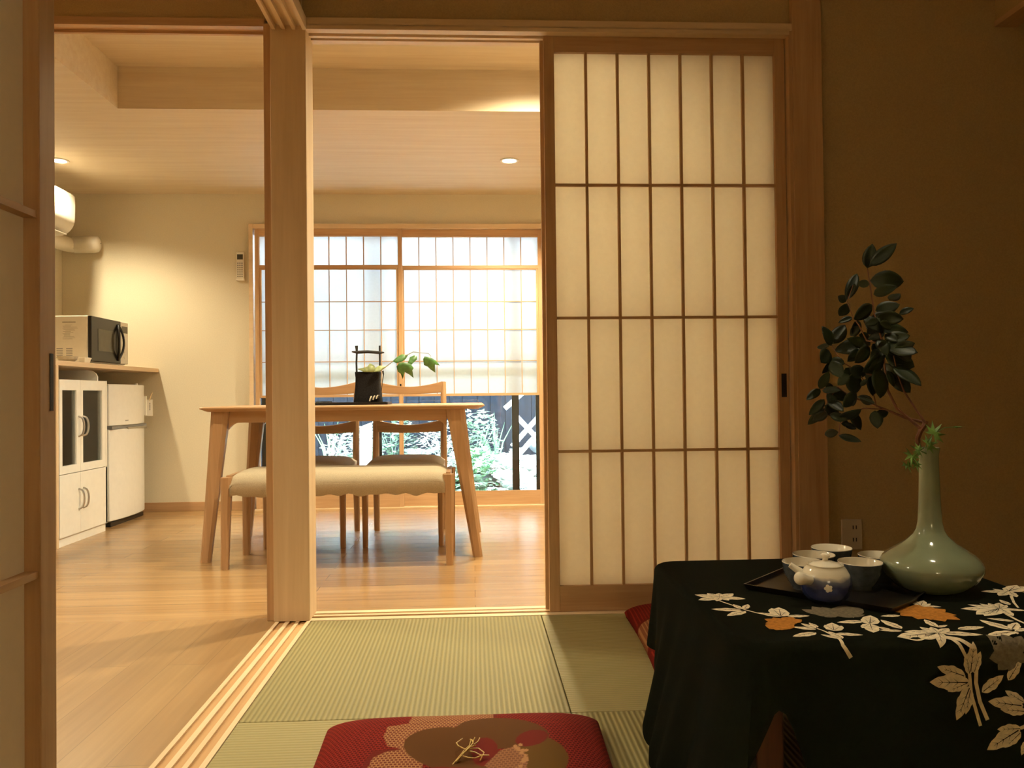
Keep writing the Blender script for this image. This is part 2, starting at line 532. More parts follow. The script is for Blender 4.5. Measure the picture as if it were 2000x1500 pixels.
w = MB()
w.box(XL - .1, -1.615, YB, YB + .12, 0, 2.7).box(.545, XR + .1, YB, YB + .12, 0, 2.7).box(-1.615, .545, YB, YB + .12, 2.075, 2.7)
struct(w.build('wall_back', M['plaster']))
struct(box('wall_left', M['plaster'], XL - .1, XL, 2.93, YB + .1, 0, 2.7))
struct(box('wall_right', M['plaster'], XR, XR + .1, 3.03, YB + .1, 0, 2.7))
w = MB()
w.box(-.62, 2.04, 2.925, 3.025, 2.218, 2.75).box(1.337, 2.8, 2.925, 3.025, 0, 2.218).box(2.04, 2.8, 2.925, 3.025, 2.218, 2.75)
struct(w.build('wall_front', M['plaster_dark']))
w = MB()
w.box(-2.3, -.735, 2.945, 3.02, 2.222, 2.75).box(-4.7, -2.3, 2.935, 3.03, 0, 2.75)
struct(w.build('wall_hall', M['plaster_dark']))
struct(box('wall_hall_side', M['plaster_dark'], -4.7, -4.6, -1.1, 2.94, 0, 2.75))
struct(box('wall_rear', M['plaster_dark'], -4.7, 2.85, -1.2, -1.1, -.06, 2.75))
w = MB()
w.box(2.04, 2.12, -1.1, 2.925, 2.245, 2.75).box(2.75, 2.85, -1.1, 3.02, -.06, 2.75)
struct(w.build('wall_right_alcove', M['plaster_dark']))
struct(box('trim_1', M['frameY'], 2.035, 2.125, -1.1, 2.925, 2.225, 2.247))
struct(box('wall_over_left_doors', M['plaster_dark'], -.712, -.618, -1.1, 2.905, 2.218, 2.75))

c = MB()
c.box(XL - .1, -1.803, 3.02, YB + .12, CE, 2.8)
c.box(-1.803, XR + .1, 4.088, YB + .12, CE, 2.8)
c.box(-1.803, XR + .1, 3.02, 3.20, CE, 2.8)
c.box(1.02, XR + .1, 3.20, 4.088, CE, 2.8)
c.box(-1.803, 1.02, 3.20, 4.088, 2.522, 2.8)
struct(c.build('ceiling', M['ceilX']))
struct(box('ceiling', M['ceilX'], -4.7, 2.85, -1.2, 3.03, 2.75, 2.85))

struct(box('baseboard_back', M['oakX'], XL, -1.617, YB - .012, YB, 0, .065, bevel=.002))
struct(box('baseboard_left', M['oakY'], XL, XL + .012, 3.03, YB - .012, 0, .065))

# tatami mats, half size, laid chequerwise
def mat_(x0, x1, y0, y1, m, label):
    t = MB().box(x0 + .0012, x1 - .0012, y0 + .0012, y1 - .0012, -.034, 0).build('tatami_mat', m, bevel=.0015)
    tag(t, label, 'tatami mat', 'half-size tatami mats on the floor')
mat_(-.600, .244, 2.017, 2.904, M['tatY'], 'green half-size tatami mat with ribs running away, at foot of wooden post')
mat_(.244, 1.09, 2.017, 2.904, M['tatX'], 'smooth-looking tatami mat in front of the closed shoji panel')
mat_(-.600, .244, 1.14, 2.017, M['tatX'], 'tatami mat lying under the near red cushion, smooth-looking weave')
mat_(.244, 1.09, 1.14, 2.017, M['tatY'], 'ribbed tatami mat under the cloth-covered low table')

# left threshold with three grooves, and the head rail above it
GX = [(-.727, -.714), (-.691, -.676), (-.653, -.640), (-.615, -.601)]
t = MB().box(-.727, -.601, -1.1, 2.93, -.05, -.0045)
t.use(1)
for a, b in GX: t.box(a, b, -1.1, 2.906, -.045, .0008)
struct(t.build('trim_2', [M['groove'], M['hinokiY']]))
t = MB()
t.box(-.727, -.601, -1.1, 2.906, 2.190, 2.219)
for a, b in GX: t.box(a, b, -1.1, 2.906, 2.172, 2.192)
struct(t.build('trim_3', M['hinokiY']))

# front threshold and head rail
GY = [(2.905, 2.9395), (2.9625, 2.980), (2.999, 3.03)]
t = MB().box(-.604, 1.215, 2.905, 3.03, -.05, -.0035)
t.use(1)
for a, b in GY: t.box(-.604, 1.215, a, b, -.045, .0012)
struct(t.build('trim_4', [M['grooveX'], M['hinokiX']]))
t = MB().box(-.604, 1.224, 2.905, 3.03, 2.192, 2.219)
for a, b in GY: t.box(-.604, 1.215, a, b, 2.176, 2.194)
struct(t.build('trim_5', M['hinokiX']))
# posts
struct(box('trim_6', M['hinokiZ'], -.734, -.604, 2.906, 3.03, 0, 2.19, bevel=.0015))
struct(box('trim_7', M['frameZ'], -.761, -.734, 2.918, 3.03, 0, 2.20, bevel=.001))
struct(box('trim_8', M['frameZ'], 1.224, 1.338, 2.902, 3.03, 0, 2.75, bevel=.0015))
struct(box('trim_9', M['frameZ'], 1.212, 1.224, 2.906, 3.03, 0, 2.19))
# header between hall and dining room
t = MB()
t.box(-2.3, -.761, 2.932, 3.012, 2.205, 2.224)
t.box(-2.3, -.761, 2.932, 2.958, 2.195, 2.206).box(-2.3, -.761, 2.998, 3.012, 2.195, 2.206)
struct(t.build('trim_10', M['frameX']))
# window casing
t = MB()
t.box(-1.615, -1.585, YB - .05, YB + .12, 0, 2.077).box(.522, .548, YB - .05, YB + .12, 0, 2.077)
t.box(-1.585, .522, YB - .05, YB + .12, 2.042, 2.077).box(-1.585, .522, YB - .05, YB + .18, -.02, .008)
struct(t.build('trim_11', M['hinokiX'], bevel=.002))

# ------------------------------------------------------------------ shoji
def shoji(label, x0, x1, yf, z0, z1, stile, top, bottom, cols, rows, thick=.030, bar=.010, name='shoji_panel', handle=None, group=None, hside=1):
    root = thing(name, label, 'shoji screen', ((x0 + x1) / 2, yf + thick / 2, z0), group)
    yb = yf + thick
    s = MB().box(x0, x0 + stile, yf, yb, z0, z1).build('stile', M['frameZ'], root, bevel=.0015)
    MB().box(x1 - stile, x1, yf, yb, z0, z1).build('stile', M['frameZ'], root, bevel=.0015)
    MB().box(x0 + stile, x1 - stile, yf + .001, yb - .001, z1 - top, z1).build('top_rail', M['frameX'], root)
    MB().box(x0 + stile, x1 - stile, yf + .001, yb - .001, z0, z0 + bottom).build('bottom_rail', M['frameX'], root)
    a, b, lo, hi = x0 + stile, x1 - stile, z0 + bottom, z1 - top
    k = MB()
    for i in range(1, cols):
        x = a + (b - a) * i / cols
        k.box(x - bar / 2, x + bar / 2, yf + .004, yb - .005, lo, hi)
    k.use(1)
    for i in range(1, rows):
        z = lo + (hi - lo) * i / rows
        k.box(a, b, yf + .0035, yb - .0055, z - bar / 2, z + bar / 2)
    k.build('lattice', [M['frameZ'], M['frameX']], root)
    MB().box(a - .004, b + .004, yb - .0050, yb - .0046, lo - .004, hi + .004).build('paper', M['paper'], root)
    if handle:
        hx = (x1 - stile / 2) if hside > 0 else (x0 + stile / 2)
        h = MB()
        h.box(hx - .010, hx + .010, yf - .001, yf + .004, handle - .045, handle + .045)
        h.build('finger_pull', M['blackmat'], root)
    return root
shoji('closed shoji panel, four rows of seven paper panes, beside the dark post', .279, 1.208, 2.940, .0015, 2.178, .040, .062, .095, 7, 4, thick=.022, handle=.843)
shoji('second shoji panel slid behind the closed one, only its lit edge showing', .268, 1.198, 2.981, .0015, 2.178, .040, .062, .095, 7, 4, thick=.017)

# left foreground panel: seen along its face
def side_shoji(label, y0, y1, xf, z0, z1):
    root = thing('shoji_panel', label, 'shoji screen', (xf - .014, (y0 + y1) / 2, z0))
    xb = xf - .026; st = .043
    MB().box(xb, xf, y1 - st, y1, z0, z1).build('stile', M['frameZ'], root, bevel=.0015)
    MB().box(xb, xf, y0, y0 + st, z0, z1).build('stile', M['frameZ'], root, bevel=.0015)
    MB().box(xb + .001, xf - .001, y0 + st, y1 - st, z1 - .06, z1).build('top_rail', M['frameY'], root)
    MB().box(xb + .001, xf - .001, y0 + st, y1 - st, z0, z0 + .095).build('bottom_rail', M['frameY'], root)
    k = MB()
    for z in (.57, 1.085, 1.62):
        k.box(xb + .004, xf - .003, y0 + st, y1 - st, z - .005, z + .005)
    k.use(1)
    for i in (1, 2, 3):
        y = y1 - st - .26 * i
        k.box(xb + .004, xf - .004, y - .005, y + .005, z0 + .09, z1 - .055)
    k.build('lattice', [M['frameY'], M['frameZ']], root)
    MB().box(xb + .003, xb + .0035, y0 + st - .004, y1 - st + .004, z0 + .09, z1 - .055).build('paper', M['paper_door'], root)
    MB().box(xf - .004, xf + .001, y1 - .017, y1 - .008, .803, .887).build('finger_pull', M['blackmat'], root)
side_shoji('shoji panel seen edge-on in the left foreground, black finger pull near its edge', .20, 1.195, -.6185, .0015, 2.186)

# ------------------------------------------------------------------ window shoji with a raised lower sash
def yukimi(label, x0, x1, yf, up_x0, up_x1, z_top):
    root = thing('window_shoji', label, 'window shoji', ((x0 + x1) / 2, yf, .009))
    yb = yf + .030
    for a, b in ((x0, x0 + .030), (x1 - .030, x1)):
        MB().box(a, b, yf, yb, .009, z_top).build('stile', M['frameZ'], root, bevel=.0015)
    a, b = x0 + .030, x1 - .030
    MB().box(a, b, yf + .001, yb - .001, z_top - .052, z_top).build('top_rail', M['frameX'], root)
    MB().box(a, b, yf + .001, yb - .001, .009, .110).build('bottom_rail', M['frameX'], root)
    MB().box(a, b, yf + .002, yb - .001, 1.752, 1.774).build('middle_rail', M['frameX'], root)
    k = MB()
    n = 8
    for i in range(1, n):
        x = a + (b - a) * i / n
        k.box(x - .0035, x + .0035, yf + .008, yb - .004, 1.774, z_top - .052)
    k.box(a, b, yf + .008, yb - .004, 1.772, 1.777).box(a, b, yf + .008, yb - .004, z_top - .054, z_top - .050)
    k.build('lattice', M['frameZ'], root)
    MB().box(a - .003, b + .003, yb - .0042, yb - .0038, 1.77, z_top - .048).build('paper', M['paper_win'], root)
    MB().box(a - .003, b + .003, yb - .003, yb + .001, .105, 1.755).build('glass_pane', M['glass'], root)
    # sliding inner sash, raised
    ys = yf + .006; ye = yf + .022
    s = MB().box(up_x0, up_x0 + .014, ys, ye, .812, 1.756).box(up_x1 - .014, up_x1, ys, ye, .812, 1.756)
    s.use(1).box(up_x0 - .003, up_x1 + .003, ys - .002, ye, .812, .830).box(up_x0 + .014, up_x1 - .014, ys, ye, 1.744, 1.756)
    sash = s.build('raised_sash', [M['frameZ'], M['frameX']], root)
    k = MB()
    for i in range(1, n):
        x = a + (b - a) * i / n
        k.box(x - .003, x + .003, ys + .003, ye - .003, .83, 1.745)
    k.use(1)
    for z in (1.509, 1.301, 1.07):
        k.box(up_x0 + .014, up_x1 - .014, ys + .004, ye - .003, z - .003, z + .003)
    k.build('lattice', [M['frameZ'], M['frameX']], sash)
    MB().box(up_x0 + .010, up_x1 - .010, ye - .0025, ye - .0022, .825, 1.748).build('paper', M['paper_win'], sash)
    return root
wl = yukimi('left half of the garden window shoji, partly behind the wooden post', -1.572, -.510, 5.752, -1.5415, -.5405, 2.041)
wr = yukimi('right half of the garden window shoji, clear glass low down showing the ferns', -.545, .520, 5.784, -.5145, .4895, 2.041)
p = MB().box(-.532, -.522, 5.750, 5.756, .855, .905).build('lock', M['blackmat'], wl)

# outer aluminium sash
t = MB()
for a, b in ((-1.565, -1.53), (-.737, -.683), (.290, .343), (.470, .50)):
    t.box(a, b, 5.885, 5.915, .01, 2.05)
t.box(-1.585, .522, 5.885, 5.915, 2.02, 2.06).box(-1.585, .522, 5.885, 5.915, -.01, .03)
win = struct(t.build('window_1', M['bronze']))
MB().box(-1.585, .522, 5.886, 5.914, 1.018, 1.062).build('window_rail', M['frameX'], win)
MB().box(-1.58, .52, 5.897, 5.901, .02, 2.03).build('window_glass', M['glass'], win)

# ------------------------------------------------------------------ lamps
def downlight(x, y, z, watts, label, size=140, group='recessed ceiling downlights', blend=.6, color=LAMP):
    root = thing('downlight', label, 'ceiling light', (x, y, z), group)
    MB().lathe([(.046, .0), (.058, -.001), (.058, -.005), (.044, -.006), (.044, -.002)], (x, y, z), 32).build('trim_ring', M['plastic'], root, smooth=True)
    MB().lathe([(0, -.0030), (.044, -.0030)], (x, y, z), 32).build('lamp', M['bulb'], root)
    l = bpy.data.lights.new('downlight_lamp', 'SPOT')
    l.energy = watts; l.color = color; l.spot_size = math.radians(size); l.spot_blend = blend; l.shadow_soft_size = .035
    lo = bpy.data.objects.new('downlight_lamp', l)
    COL.objects.link(lo); lo.parent = root; lo.location = (0, 0, -.02)
    return root
downlight(-2.557, 4.984, CE, LDK_LAMP_W, 'lit round downlight over the microwave, half hidden by the left shoji')
downlight(.245, 4.946, CE, LDK_LAMP_W * 2.1, 'lit round downlight in the lowered ceiling near the shoji opening')
downlight(.32, 3.69, 2.522, TRAY_LAMP_W, 'downlight up in the raised ceiling, out of sight above the opening', 152, blend=1.0)
downlight(-1.25, 3.11, CE, DOOR_FILL_W, 'added fill light behind the header of the hall, out of sight')  # added fill for the table fronts and cupboard, built as an unseen downlight
downlight(-1.75, 1.30, 2.75, HALL_LAMP_W, 'near downlight in the hall ceiling outside the picture')
downlight(-3.40, 1.25, 2.75, HALL_LAMP_W * 14.5, 'far downlight in the hall ceiling outside the picture')
downlight(1.02, 1.48, 2.75, 75.0, 'narrow added fill light over the low table, above the picture', 38, blend=1.0)  # made-up spot that brightens the cloth motifs and tea things
ln = thing('rear_fill_lamp', 'added fill lamp on a pole at the rear of the mat room, behind the viewer', 'lamp', (.25, -.85, 0))  # added light from behind; its lantern form and place are invented
MB().lathe([(0, .012), (.12, .012), (.13, 0), (0, 0)], (.25, -.85, 0), 24).build('base', M['tablewood'], ln, smooth=True)
MB().tube([(.25, -.85, .01), (.25, -.85, 1.02)], .012, 10).build('pole', M['tablewood'], ln, smooth=True)
MB().lathe([(.07, 1.0), (.15, 1.06), (.18, 1.17), (.15, 1.28), (.07, 1.34)], (.25, -.85, 0), 32).build('shade', M['paper'], ln, smooth=True)
ll_ = bpy.data.lights.new('rear_fill_light', 'POINT')
ll_.energy = REAR_FILL_W; ll_.color = LAMP; ll_.shadow_soft_size = .04
llo = bpy.data.objects.new('rear_fill_light', ll_)
COL.objects.link(llo); llo.parent = ln; llo.location = (0, 0, 1.17)

# ------------------------------------------------------------------ dining table
def leg(mb, x, y, tx, ty, z0, z1, w0, w1, d0=None, d1=None):
    """tapered leg from a foot at (x,y,z0) to a top at (tx,ty,z1)"""
    d0 = d0 or w0; d1 = d1 or w1
    def ring(cx, cy, z, w_, d_):
        c = .22
        pts = []
        for sx, sy in ((-1, -1), (1, -1), (1, 1), (-1, 1)):
            pass
        a, b = w_ / 2, d_ / 2
        e, g = a * c * 2, b * c * 2
        return [(cx - a + e, cy - b, z), (cx + a - e, cy - b, z), (cx + a, cy - b + g, z), (cx + a, cy + b - g, z),
                (cx + a - e, cy + b, z), (cx - a + e, cy + b, z), (cx - a, cy + b - g, z), (cx - a, cy - b + g, z)]
    N = 5; rings = []
    for i in range(N + 1):
        s = i / N
        rings.append(ring(x + (tx - x) * s, y + (ty - y) * s, z0 + (z1 - z0) * s, w0 + (w1 - w0) * s ** 1.2, d0 + (d1 - d0) * s ** 1.2))
    vs_ = [q for r_ in rings for q in r_]
    fs = [tuple(range(7, -1, -1)), tuple(N * 8 + k for k in range(8))]
    for i in range(N):
        for k in range(8):
            fs.append((i * 8 + k, i * 8 + (k + 1) % 8, (i + 1) * 8 + (k + 1) % 8, (i + 1) * 8 + k))
    mb.add(vs_, fs); return mb
TX0, TX1, TY0, TY1, TZ = -1.355, .057, 3.925, 4.735, .772
tab = thing('dining_table', 'oak dining table with splayed legs in front of the garden window', 'table', ((TX0 + TX1) / 2, (TY0 + TY1) / 2, 0))
def rrect(x0, x1, y0, y1, r, n=6):
    out = []
    for cx, cy, a0 in ((x1 - r, y0 + r, -90), (x1 - r, y1 - r, 0), (x0 + r, y1 - r, 90), (x0 + r, y0 + r, 180)):
        for k in range(n + 1):
            a = math.radians(a0 + 90 * k / n)
            out.append((cx + r * math.cos(a), cy + r * math.sin(a)))
    return out
o1 = rrect(TX0, TX1, TY0, TY1, .03); o2 = rrect(TX0 + .03, TX1 - .03, TY0 + .03, TY1 - .03, .03); o3 = rrect(TX0 + .004, TX1 - .004, TY0 + .004, TY1 - .004, .03)
n = len(o1)
mb = MB()
vs_ = [(x, y, TZ) for x, y in o3] + [(x, y, TZ - .004) for x, y in o1] + [(x, y, TZ - .009) for x, y in o1] + [(x, y, TZ - .024) for x, y in o2]
fs = [tuple(range(n)), tuple(range(4 * n - 1, 3 * n - 1, -1))]
for L in range(3):
    fs += [(L * n + (i + 1) % n, L * n + i, (L + 1) * n + i, (L + 1) * n + (i + 1) % n) for i in range(n)]
mb.add(vs_, fs).build('tabletop', M['oakX'], tab, smooth=True)
for fx, fy, tx, ty in ((-1.337, 3.985, -1.262, 3.995), (.016, 3.99, -.095, 3.995), (-1.337, 4.700, -1.262, 4.665), (.016, 4.700, -.095, 4.665)):
    leg(MB(), fx, fy, tx, ty, 0, TZ - .022, .048, .088, .045, .060).build('leg', M['oakZ'], tab, smooth=True, angle=25)
def apron_poly(a, b, zt, zb, r=.05, n=6):
    """front board whose lower edge curves down into the legs"""
    pts = [(a, zt), (a, zb - r * .7)]
    for k in range(n + 1):
        t_ = k / n
        pts.append((a + r * t_ , zb - r * .7 * (1 - t_) ** 2))
    for k in range(n + 1):
        t_ = 1 - k / n
        pts.append((b - r * t_, zb - r * .7 * (1 - t_) ** 2))
    pts += [(b, zb - r * .7), (b, zt)]
    out = []
    for q in pts:
        if not out or (abs(q[0] - out[-1][0]) + abs(q[1] - out[-1][1])) > 1e-5: out.append(q)
    return out
for ya in (3.985, 4.650):
    MB().prism(apron_poly(-1.225, -.135, TZ - .023, .692), 'Y', ya, ya + .022).build('apron', M['oakX'], tab, bevel=.002)
for xa in (-1.272, -.108):
    MB().box(xa, xa + .022, 4.0, 4.66, .692, TZ - .023).build('apron', M['oakY'], tab)

# ------------------------------------------------------------------ bench
BZ = .455
bench = thing('bench', 'upholstered oak bench with a cream linen cover on the near side of the table', 'bench', (-.65, 3.98, 0))
for fx, fy, tx, ty in ((-1.187, 3.802, -1.178, 3.806), (-.120, 3.802, -.124, 3.806), (-1.187, 4.158, -1.178, 4.152), (-.120, 4.158, -.124, 4.152)):
    leg(MB(), fx, fy, tx, ty, 0, .438, .034, .052, .034, .050).build('leg', M['oakZ'], bench, smooth=True, angle=25)
for ya in (3.815, 4.135):
    MB().box(-1.17, -.135, ya, ya + .02, .385, .44).build('seat_rail', M['oakX'], bench)
for xa in (-1.185, -.135):
    MB().box(xa, xa + .02, 3.82, 4.14, .40, .445).build('end_rail', M['oakY'], bench)
# linen cover: wraps over the long edges, scalloped hem
mb = MB(); NX = 60
prof = []
for k in range(9):
    a = math.radians(180 - 90 * k / 8)
    prof.append((3.785 + .05 + .05 * math.cos(a), BZ - .055 + .055 * math.sin(a)))
prof += [(3.90, BZ + .005), (3.98, BZ + .006), (4.06, BZ + .005)]
for k in range(9):
    a = math.radians(90 - 90 * k / 8)
    prof.append((4.175 - .05 + .05 * math.cos(a), BZ - .055 + .055 * math.sin(a)))
cols_ = []
for i in range(NX + 1):
    s = i / NX
    endk = min(s, 1 - s) * NX
    sag = .0 if endk > 3 else (3 - endk) / 3
    e0 = -1.158 - 0.0; e1 = -.140
    x = e0 + (e1 - e0) * s
    hem = .347 + .006 * math.sin(s * 38) * math.sin(s * 11 + 1) + .004 * math.sin(s * 71)
    pp = [(x, 3.786 - .002, hem), (x, 3.784, .40), ]
    pp += [(x, y, z - .020 * sag ** 2) for y, z in prof]
    pp += [(x, 4.176, .40), (x, 4.174, hem + .003)]
    cols_.append(pp)
m_ = len(cols_[0])
vs_ = [q for c_ in cols_ for q in c_]
fs = [(i * m_ + j, i * m_ + j + 1, (i + 1) * m_ + j + 1, (i + 1) * m_ + j) for i in range(NX) for j in range(m_ - 1)]
# ends: cover turns down between the legs
for i, x in ((0, -1.178), (NX, -.120)):
    o_ = len(vs_)
    ids = list(range(3, m_ - 3))
    e_ = [(x, cols_[i][j][1], cols_[i][j][2] - .016) for j in ids]
    vs_ += e_
    e2 = [(x + (-.004 if i == 0 else .004), 3.84 + (4.12 - 3.84) * k / (len(ids) - 1), .40) for k in range(len(ids))]
    vs_ += e2
    L = len(ids)
    for k in range(L - 1):
        a, b = i * m_ + ids[k], i * m_ + ids[k + 1]
        fs.append((a, b, o_ + k + 1, o_ + k)); fs.append((o_ + k, o_ + k + 1, o_ + L + k + 1, o_ + L + k))
mb.add(vs_, fs)
cv = mb.build('linen_cover', M['linen'], bench, smooth=True, angle=60)
sol = cv.modifiers.new('thickness', 'SOLIDIFY'); sol.thickness = .004; sol.offset = -1

# ------------------------------------------------------------------ dining chairs
def make_chair():
    # local: x across, y from front legs to back posts
    W, D = .43, .52
    root = thing('dining_chair', '', 'chair', (-.387, 4.30, 0), 'oak dining chairs on the window side of the table')
    ox, oy = -.387, 4.30
    for sx in (-1, 1):
        leg(MB(), ox + sx * .205, oy, ox + sx * .205, oy, 0, .425, .028, .036).build('leg', M['oakZ'], root, smooth=True, angle=25)
        # rear leg runs up as the back post
        pts = [(ox + sx * .205, oy + .515, 0), (ox + sx * .205, oy + .495, .25), (ox + sx * .205, oy + .490, .44), (ox + sx * .205, oy + .510, .68), (ox + sx * .205, oy + .545, .90)]
        m1 = MB().tube(pts, [.017, .019, .021, .019, .016], 8)
        m1.build('leg', M['oakZ'], root, smooth=True, angle=40)
        MB().box(ox + sx * .205 - .009, ox + sx * .205 + .009, oy, oy + .49, .385, .425).build('side_rail', M['oakY'], root)
    MB().box(ox - .20, ox + .20, oy - .008, oy + .012, .385, .425).build('front_rail', M['oakX'], root)
    # two back rails with a dished upper edge
    for zt, zb, yy in ((.905, .836, .528), (.672, .600, .490)):
        pts = []
        N = 16
        for k in range(N + 1):
            s = -1 + 2 * k / N
            pts.append((ox + .20 * s, zt - .032 * (1 - abs(s) ** 1.7)))
        for k in range(N + 1):
            s = 1 - 2 * k / N
            pts.append((ox + .20 * s, zb - .008 * (1 - s * s)))
        MB().prism(pts, 'Y', oy + yy, oy + yy + .022).build('back_rail', M['oakX'], root, bevel=.003)
    # padded seat
    mb = MB(); G = 14; vs_ = []
    for j in range(G + 1):
        for i in range(G + 1):
            u, v = -1 + 2 * i / G, -1 + 2 * j / G
            h = .045 * (max(0, 1 - u ** 4) * max(0, 1 - v ** 4)) ** .4
            vs_.append((ox + .215 * u, oy + .225 + .245 * v, .428 + h))
    fs = [(j * (G + 1) + i, j * (G + 1) + i + 1, (j + 1) * (G + 1) + i + 1, (j + 1) * (G + 1) + i) for j in range(G) for i in range(G)]
    mb.add(vs_, fs); mb.box(ox - .215, ox + .215, oy - .02, oy + .47, .415, .4285)
    mb.build('seat', M['linen_grey'], root, smooth=True, angle=50)
    return root
ch = make_chair()
ch['label'] = 'oak dining chair behind the table at its right end, nearer the window middle'
ch2 = copy_tree(ch)
ch2.location = (-.917, 4.30, 0)
ch2['label'] = 'oak dining chair partly hidden behind the pale wooden post'

# ------------------------------------------------------------------ on the dining table
TT = TZ
tr = MB()
ox = [(-.87, -.455)]
tr.box(-.87, -.455, 4.20, 4.42, TT, TT + .006)
for b in ((-.87, -.863, 4.20, 4.42), (-.462, -.455, 4.20, 4.42), (-.863, -.462, 4.20, 4.207), (-.863, -.462, 4.413, 4.42)):
    tr.box(*b, TT + .006, TT + .014)
tag(tr.build('tray', M['lacquer'], bevel=.001, origin=(-.66, 4.31, TT)), 'flat black tray under the handled basket on the oak table', 'tray')
tag(MB().tube([(-.845, 4.26, TT + .018), (-.76, 4.265, TT + .018)], .010, 8, flat=.35).build('remote_case', M['black'], smooth=True, origin=(-.80, 4.26, TT + .014)), 'small flat black object lying on the tray beside the post', 'case')

bk = thing('flower_basket', 'tall black basket with a frame handle, striped knot at its foot', 'basket', (-.57, 4.30, TT + .006))
mb = MB()
rings = []
for z, hw, hd in ((0, .073, .055), (.012, .074, .056), (.05, .070, .052), (.09, .066, .050), (.14, .064, .050), (.168, .067, .052), (.172, .065, .050)):
    rings.append([(x, y, TT + .006 + z) for x, y in rrect(-.570 - hw, -.570 + hw, 4.30 - hd, 4.30 + hd, .02, 4)])
for z, hw, hd in ((.168, .060, .046), (.02, .06, .045)):
    rings.append([(x, y, TT + .006 + z) for x, y in rrect(-.570 - hw, -.570 + hw, 4.30 - hd, 4.30 + hd, .02, 4)])
n = len(rings[0]); vs_ = [q for r_ in rings for q in r_]
fs = [tuple(range(n - 1, -1, -1)), tuple((len(rings) - 1) * n + k for k in range(n))]
for L in range(len(rings) - 1):
    fs += [(L * n + i, L * n + (i + 1) % n, (L + 1) * n + (i + 1) % n, (L + 1) * n + i) for i in range(n)]
mb.add(vs_, fs).build('body', M['basket'], bk, smooth=True)
zt_ = TT + .006
MB().tube([(-.630, 4.30, zt_ + .12), (-.633, 4.30, zt_ + .22), (-.630, 4.30, zt_ + .28), (-.632, 4.30, zt_ + .315)], [.0055, .005, .005, .0085], 8).build('handle_post', M['blackmat'], bk, smooth=True)
MB().tube([(-.508, 4.30, zt_ + .12), (-.506, 4.30, zt_ + .22), (-.506, 4.30, zt_ + .315)], [.0055, .005, .0055], 8).build('handle_post', M['blackmat'], bk, smooth=True)
MB().tube([(-.657, 4.30, zt_ + .283), (-.63, 4.30, zt_ + .280), (-.57, 4.30, zt_ + .282), (-.505, 4.30, zt_ + .277), (-.482, 4.30, zt_ + .277)], [.003, .009, .0085, .0085, .003], 8).build('handle_bar', M['blackmat'], bk, smooth=True)
for k in range(6):
    m1 = MB().tube([(-.555 + .009 * k, 4.243 - .006, zt_ + .014 + .003 * k), (-.552 + .009 * k, 4.236, zt_ + .026 + .003 * k), (-.546 + .009 * k, 4.243, zt_ + .040 + .001 * k)], .0035, 6)
    m1.build('knot_strand', M['ivory'] if k % 2 == 0 else M['blackmat'], bk, smooth=True)
MB().tube([(-.500, 4.30, zt_ + .06), (-.494, 4.30, zt_ + .11), (-.487, 4.30, zt_ + .155), (-.490, 4.30, zt_ + .175), (-.486, 4.30, zt_ + .178)], [.002, .002, .003, .006, .002], 6).build('loop_toggle', M['blackmat'], bk, smooth=True)

def poly_leaf(mb, pts, Y, dy, bend=.004):
    """a lobed leaf outlined by measured points, slightly cupped"""
    P = [at_y(x, y, Y) for x, y in pts]
    c_ = sum(P, Vector()) / len(P)
    rad = max((p - c_).length for p in P)
    vs_ = [c_ + Vector((0, -bend, 0))]
    for p in P:
        d = p - c_
        vs_.append(c_ + d * .5 + Vector((0, dy * d.z / rad * .5 - bend * .6, 0)))
    for p in P:
        d = p - c_
        vs_.append(p + Vector((0, dy * d.z / rad + d.x * .2, 0)))
    n = len(P)
    fs = [(0, 1 + i, 1 + (i + 1) % n) for i in range(n)] + [(1 + i, 1 + n + i, 1 + n + (i + 1) % n, 1 + (i + 1) % n) for i in range(n)]
    mb.add(vs_, fs)
def Z7(l): return [(600 + a / 7.143, 660 + b / 7.143) for a, b in l]
ivy = thing('ivy_sprig', 'trailing ivy sprig reaching right from the black basket', 'sprig', (-.55, 4.29, TT + .15))
st_ = [at_y(x, y, 4.28) for x, y in Z7([(960, 500), (1060, 430), (1180, 340), (1300, 270), (1400, 235), (1480, 195), (1600, 210), (1690, 215), (1730, 260)])]
st_[0].y = 4.30
MB().tube(st_, [.003, .0028, .0026, .0024, .0022, .0026, .002, .002, .0014], 6).build('stem', M['ivystem'], ivy, smooth=True)
mb = MB()
poly_leaf(mb, Z7([(1405, 235), (1320, 225), (1255, 265), (1195, 325), (1250, 355), (1330, 330), (1375, 290)]), 4.27, .02)
poly_leaf(mb, Z7([(1290, 350), (1250, 400), (1265, 470), (1305, 500), (1330, 575), (1350, 470), (1420, 510), (1480, 558), (1465, 450), (1485, 420), (1440, 360), (1350, 340)]), 4.26, -.02)
poly_leaf(mb, Z7([(1530, 250), (1490, 240), (1430, 270), (1425, 300), (1400, 360), (1450, 380), (1500, 330), (1530, 300)]), 4.285, .015)
poly_leaf(mb, Z7([(1640, 260), (1620, 300), (1630, 380), (1680, 400), (1720, 440), (1785, 485), (1780, 360), (1850, 385), (1800, 320), (1730, 275)]), 4.27, -.015)
mb.use(1)
poly_leaf(mb, Z7([(700, 435), (770, 420), (840, 400), (870, 350), (930, 385), (960, 440), (920, 480), (800, 478)]), 4.25, .02)
poly_leaf(mb, Z7([(940, 430), (1000, 385), (1100, 395), (1060, 430), (1010, 470), (930, 478)]), 4.24, .03)
lf = mb.build('leaves', [M['ivy'], M['ivy_pale']], ivy, smooth=True)
lf.modifiers.new('thickness', 'SOLIDIFY').thickness = .0008

